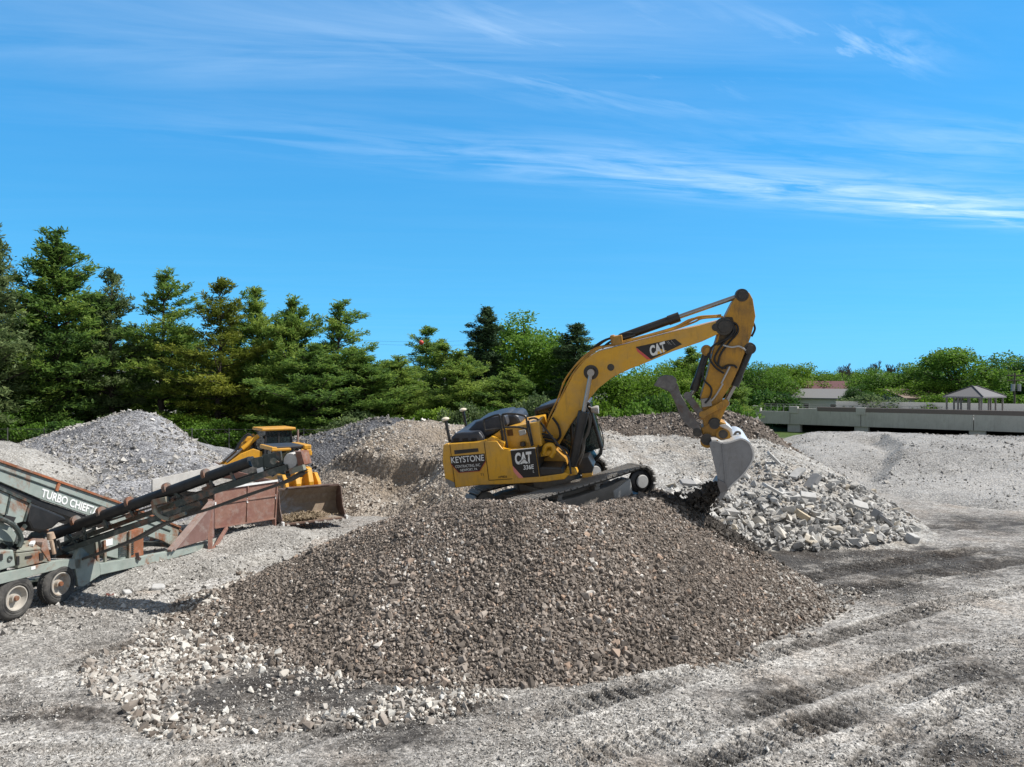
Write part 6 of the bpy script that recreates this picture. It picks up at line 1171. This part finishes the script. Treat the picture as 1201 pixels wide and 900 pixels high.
for s in (-1, 1):
    m = MB(); c = s*.95; prof = [(-1.5, .42), (1.35, .42)]; per = 2*2.85 + 2*math.pi*.40; ns = 44
    for k in range(ns):
        d = per*k/ns
        if d < 2.85: q, n_, t_ = cq(-1.5+d, c, .84), V(0, 0, 1), cf
        elif d < 2.85 + math.pi*.4: a = (d-2.85)/.4; q = cq(1.35 + math.sin(a)*.4, c, .44 + math.cos(a)*.4); n_ = cf*math.sin(a) + V(0, 0, math.cos(a)); t_ = cf*math.cos(a) - V(0, 0, math.sin(a))
        elif d < 5.7 + math.pi*.4: q, n_, t_ = cq(1.35-(d-2.85-math.pi*.4), c, .04), V(0, 0, -1), -cf
        else: a = (d-5.7-math.pi*.4)/.4; q = cq(-1.5 - math.sin(a)*.4, c, .44 - math.cos(a)*.4); n_ = -cf*math.sin(a) - V(0, 0, math.cos(a)); t_ = -cf*math.cos(a) + V(0, 0, math.sin(a))
        m.box(q, t_*.055, cl_*.24, n_*.02); m.box(q + n_*.035, t_*.014, cl_*.24, n_*.022)
    tr = m.build('track', STL, CL)
    m = MB(); [m.cyl(cq(f, c-.1, .44), cq(f, c+.1, .44), .34, n=20) for f in (-1.5, 1.35)]; m.box(cq(0, c, .42), cf*1.3, cl_*.14, V(0, 0, .2)); m.build('track_frame', STL, tr)
body_ = cprism([(-2.2, .75), (1.0, .7), (1.25, 1.0), (1.1, 1.55), (.2, 1.75), (-2.2, 1.9)], -.62, .62).build('body', LY, CL, .04)
m = MB()
for l in (-.56, .56):
    for a, b_ in [((-1.55, 1.8), (-1.45, 3.05)), ((.12, 1.7), (-.15, 3.05)), ((-.7, 1.8), (-.7, 3.05))]: m.bar(cq(a[0], l, a[1]), cq(b_[0], l, b_[1]), .08, .08, cf)
cbox(m, -1.6, .15, -.6, .6, 1.6, 1.85); cab_ = m.build('cab', BLK, CL)
m = MB(); cbox(m, -1.7, .1, -.72, .72, 3.06, 3.2); m.build('cab_roof', flat('black_roof', (.03, .03, .035), .5), cab_, .04)
m = MB(); cbox(m, -1.6, .30, -.86, -.62, 3.02, 3.19); cbox(m, -.05, .32, -.86, .0, 3.0, 3.12); m.build('roof_edge', LY, cab_, .03)
m = MB(); cbox(m, -1.6, .25, .60, .95, 3.0, 3.22); cbox(m, -.1, .27, .7, .95, 2.72, 3.02); m.build('roof_edge', LY, cab_, .05)
m = MB(); m.prism([cq(.10, -.52, 1.85), cq(.10, .52, 1.85), cq(-.13, .52, 3.02), cq(-.13, -.52, 3.02)], cf*.01); m.build('windscreen', GLS, cab_)
for l in (-.57, .57): m = MB(); m.prism([cq(-1.5, l, 1.85), cq(.08, l, 1.85), cq(-.14, l, 3.02), cq(-1.42, l, 3.02)], cl_*.01); m.build('side_window', GLS, cab_)
m = MB(); cbox(m, -.95, -.5, -.25, .25, 1.85, 2.5); m.build('seat', BLK, cab_, .05)
for l in (-.45, .45): m = MB(); m.lathe(cq(.1, l, 2.93), cf, [(-.05, 0), (-.05, .06), (.03, .08), (.04, .07), (.04, 0)], 12); m.build('headlight', WHT, cab_)
arm_prof = [(-.3, 1.7), (.7, 2.05), (1.5, 2.1), (1.95, 1.75), (2.3, .9), (2.15, .55), (1.75, .85), (1.45, 1.5), (.7, 1.55), (-.3, 1.4)]
for l in (-.78, .62):
    ar = cprism(arm_prof, l, l+.16).build('lift_arm', LY, CL, .03)
    if l < 0: cprism([(.85, 1.98), (1.45, 2.02), (1.78, 1.72), (1.62, 1.52), (1.15, 1.62)], l-.008, l).build('arm_decal', DEC, ar); lettering('arm_lettering', 'CAT', cq(1.12, l-.012, 1.70), cq(1.58, l-.012, 1.66), .2, V(0, 0, 1), -cl_, WHT, ar, .04)
m = MB(); m.prism([cq(f, -.38, z) for f, z in [(1.1, 1.5), (1.55, 2.35), (1.85, 2.3), (2.15, 1.75), (2.2, .9), (1.7, .8)]], cl_*.22); m.prism([cq(f, .16, z) for f, z in [(1.1, 1.5), (1.6, 2.4), (1.9, 2.35), (2.18, 1.8), (2.2, .9), (1.7, .8)]], cl_*.22); m.build('tilt_lever', LY, CL, .03)
m = MB(); m.cyl(cq(.5, 0, 1.9), cq(1.7, 0, 2.2), .12, n=14); m.cyl(cq(1.35, -.6, 2.25), cq(1.35, .45, 2.25), .11, n=14); m.build('tilt_cylinder', BLK, CL)
m = MB(); m.lathe(cq(.9, .35, 2.35), V(0, 0, 1), [(0, .1), (.2, .1), (.25, .05), (.26, 0)], 14); m.build('air_intake', LY, CL)
# bucket
LB = rusty('loader_bucket_steel', (.15, .13, .125), .34, (.085, .045, .032), (.13, .08, .06)); LBI = rusty('bucket_inside', (.34, .335, .33), .33, (.12, .07, .05), (.30, .24, .16)); LW = 1.3
inner = [(2.55, 1.62), (2.35, 1.3), (2.3, .95), (2.42, .6), (2.75, .42), (3.35, .36)]
m = MB(); P = [cq(f, -LW, z) for f, z in inner]; Q = [cq(f+.06*(-1 if i < 3 else 0), -LW, z-.05) for i, (f, z) in enumerate(inner)]; k = len(P); W_ = cl_*2*LW; vs = P + [p+W_ for p in P] + Q + [q+W_ for q in Q]; fs = []
for i in range(k-1): fs += [[i, k+i, k+i+1, i+1], [2*k+i, 2*k+i+1, 3*k+i+1, 3*k+i]]
fs += [[k-1, 2*k-1, 4*k-1, 3*k-1], [0, 2*k, 3*k, k]]; m.add(vs, fs); LBK = m.build('bucket', LBI, CL)
for l in (-LW-.04, LW): cprism([(2.55, 1.64), (2.30, 1.3), (2.24, .95), (2.36, .56), (2.72, .37), (3.38, .31), (3.40, .40), (3.05, .9), (2.85, 1.6)], l, l+.04).build('side_plate', LB, LBK, .008)
m = MB(); m.bar(cq(2.56, -LW-.02, 1.64), cq(2.56, LW+.02, 1.64), .12, .07); m.bar(cq(2.72, -LW*.72, 1.70), cq(2.72, LW*.72, 1.70), .3, .03); m.build('top_rail', LB, LBK)
m = MB(); m.bar(cq(3.38, -LW-.04, .34), cq(3.38, LW+.04, .34), .22, .05); m.build('cutting_edge', LB, LBK)
for s in (-1, 1): m = MB(); m.box(cq(3.42, s*(LW+.03), .38), cf*.12, cl_*.04, V(0, 0, .07)); m.build('corner_bit', WHT, LBK)
for k in range(7): l = -LW + .15 + k*(2*LW-.3)/6; m = MB(); m.prism([cq(3.42, l-.05, .37), cq(3.42, l-.05, .30), cq(3.62, l-.05, .31)], cl_*.1); m.build('tooth', STL, LBK)
n = 900; f = rnd(n, 2.5, 3.3); l = np.clip(rng.normal(-.45, .55, n), -1.25, 1.2); pz = .45 + rng.random(n)*.09 + np.clip(2.75-f, 0, 1)*.4; P = np.array([cq(a, b_, c)[:] for a, b_, c in zip(f, l, pz)])
scatter('soil', 'brown dirt left lying in the wide loader bucket', P, np.clip(rng.lognormal(math.log(.04), .4, n), .015, .1), rng.random(n), stones_mat('dry_dirt', [(0, (.17, .125, .075)), (1, (.33, .26, .17))]), KITS)

# ---------------------------------------------------------------- wheel loader behind it, facing left
wo_ = at(316, 500, 41.5); wo_.z = 0; WL = thing('wheel_loader', tuple(wo_), 'yellow wheel loader with raised arms standing behind the crawler loader', 'loader')
wf, wl = V(-.80, -.60, 0).normalized(), None; wl = V(wf.y, -wf.x, 0)*-1
if wl.y > 0: wl = -wl
def wq(f, l, z): return wo_ + wf*f + wl*l + V(0, 0, z)
def wbox(m, f0, f1, l0, l1, z0, z1): return m.box(wq((f0+f1)/2, (l0+l1)/2, (z0+z1)/2), wf*(f1-f0)/2, wl*(l1-l0)/2, V(0, 0, (z1-z0)/2))
def wprism(prof, l0, l1): return MB().prism([wq(f, l0, z) for f, z in prof], wl*(l1-l0))
wprism([(-2.3, .9), (.4, .8), (1.4, .8), (1.4, 1.5), (.3, 1.75), (-1.0, 2.15), (-2.3, 2.0)], -.75, .75).build('body', LY, WL, .06)
m = MB()
for l in (-.72, .72):
    for a, b_ in [((-1.1, 1.9), (-1.0, 3.3)), ((.55, 1.6), (.40, 3.3)), ((-.3, 1.9), (-.3, 3.3))]: m.bar(wq(a[0], l, a[1]), wq(b_[0], l, b_[1]), .09, .09, wf)
wbox(m, -1.1, .6, -.75, .75, 1.5, 2.0); cab2 = m.build('cab', BLK, WL)
m = MB(); wbox(m, -1.25, .72, -.92, .92, 3.28, 3.45); m.build('cab_roof', LY, cab2, .06)
m = MB(); m.prism([wq(.58, -.68, 2.0), wq(.58, .68, 2.0), wq(.42, .68, 3.28), wq(.42, -.68, 3.28)], wf*.01); m.build('windscreen', GLS, cab2)
for l in (-.73, .73): m = MB(); m.prism([wq(-1.08, l, 2.0), wq(.54, l, 2.0), wq(.38, l, 3.28), wq(-1.0, l, 3.28)], wl*.01); m.build('side_window', GLS, cab2)
m = MB(); wbox(m, -.5, -.1, -.25, .25, 2.0, 2.7); m.build('seat', BLK, cab2, .05); m = MB(); m.tube([wq(-1.35, .95, 2.0), wq(-1.35, .95, 3.3)], .06, 8); m.build('exhaust_pipe', flat('rusty_exhaust', (.30, .20, .16), .7), WL)
for l in (-.95, .95):
    for f in (-1.7, 1.3): m = MB(); m.lathe(wq(f, l-.25, .72), wl, [(0, .3), (0, .62), (.06, .72), (.44, .72), (.5, .62), (.5, .3)], 28); ty = m.build('tyre', TYRE, WL); m = MB(); m.lathe(wq(f, l-.24, .72), wl, [(.05, 0), (.05, .33), (.43, .33), (.43, 0)], 20); m.build('rim', LY, ty)
for l in (-.6, .48): wprism([(.6, 2.1), (1.1, 2.3), (1.8, 2.05), (3.0, 1.2), (2.9, 1.0), (1.7, 1.7), (.6, 1.8)], l, l+.14).build('lift_arm', LY, WL, .03)
m = MB(); m.prism([wq(f, -.12, z) for f, z in [(.95, 2.6), (1.05, 2.95), (1.3, 2.95), (1.55, 2.55), (1.75, 1.9), (1.5, 1.8)]], wl*.24); m.build('tilt_lever', LY, WL, .03)
for l in (-.35, .35): m = MB(); m.cyl(wq(.75, l, 3.0), wq(1.65, l, 2.3), .13, n=14); cyl_ = m.build('tilt_cylinder', LY, WL); m = MB(); m.cyl(wq(1.65, l, 2.3), wq(2.5, l, 1.6), .07, n=12); m.build('rod', CHR, cyl_)
m = MB(); m.tube(smooth_path([wq(.8, .3, 2.2), wq(1.1, .3, 3.0), wq(1.5, .3, 2.9), wq(2.0, .3, 2.2)]), .04, 6); m.tube(smooth_path([wq(.8, -.2, 2.2), wq(1.0, -.2, 3.05), wq(1.4, -.2, 2.95), wq(1.9, -.2, 2.2)]), .04, 6); m.build('hose', RUBB, WL)
bkt = [(2.75, .5), (2.6, 1.0), (2.75, 1.45), (3.2, 1.7), (3.9, 1.62), (4.25, 1.35)]
m = MB(); P = [wq(f, -1.35, z) for f, z in bkt]; W_ = wl*2.7; k = len(P); Q = [p + V(0, 0, -.05) + wf*.05 for p in P]
fs = []
for i in range(k-1): fs += [[i, i+1, k+i+1, k+i], [2*k+i, 3*k+i, 3*k+i+1, 2*k+i+1]]
m.add(P + [p+W_ for p in P] + Q + [q+W_ for q in Q], fs + [[0, k, 3*k, 2*k], [k-1, 3*k-1, 4*k-1, 2*k-1]]); b2 = m.build('bucket', LB, WL)
for l in (-1.38, 1.35): wprism(bkt + [(3.6, .62)], l, l+.03).build('side_plate', LB, b2)
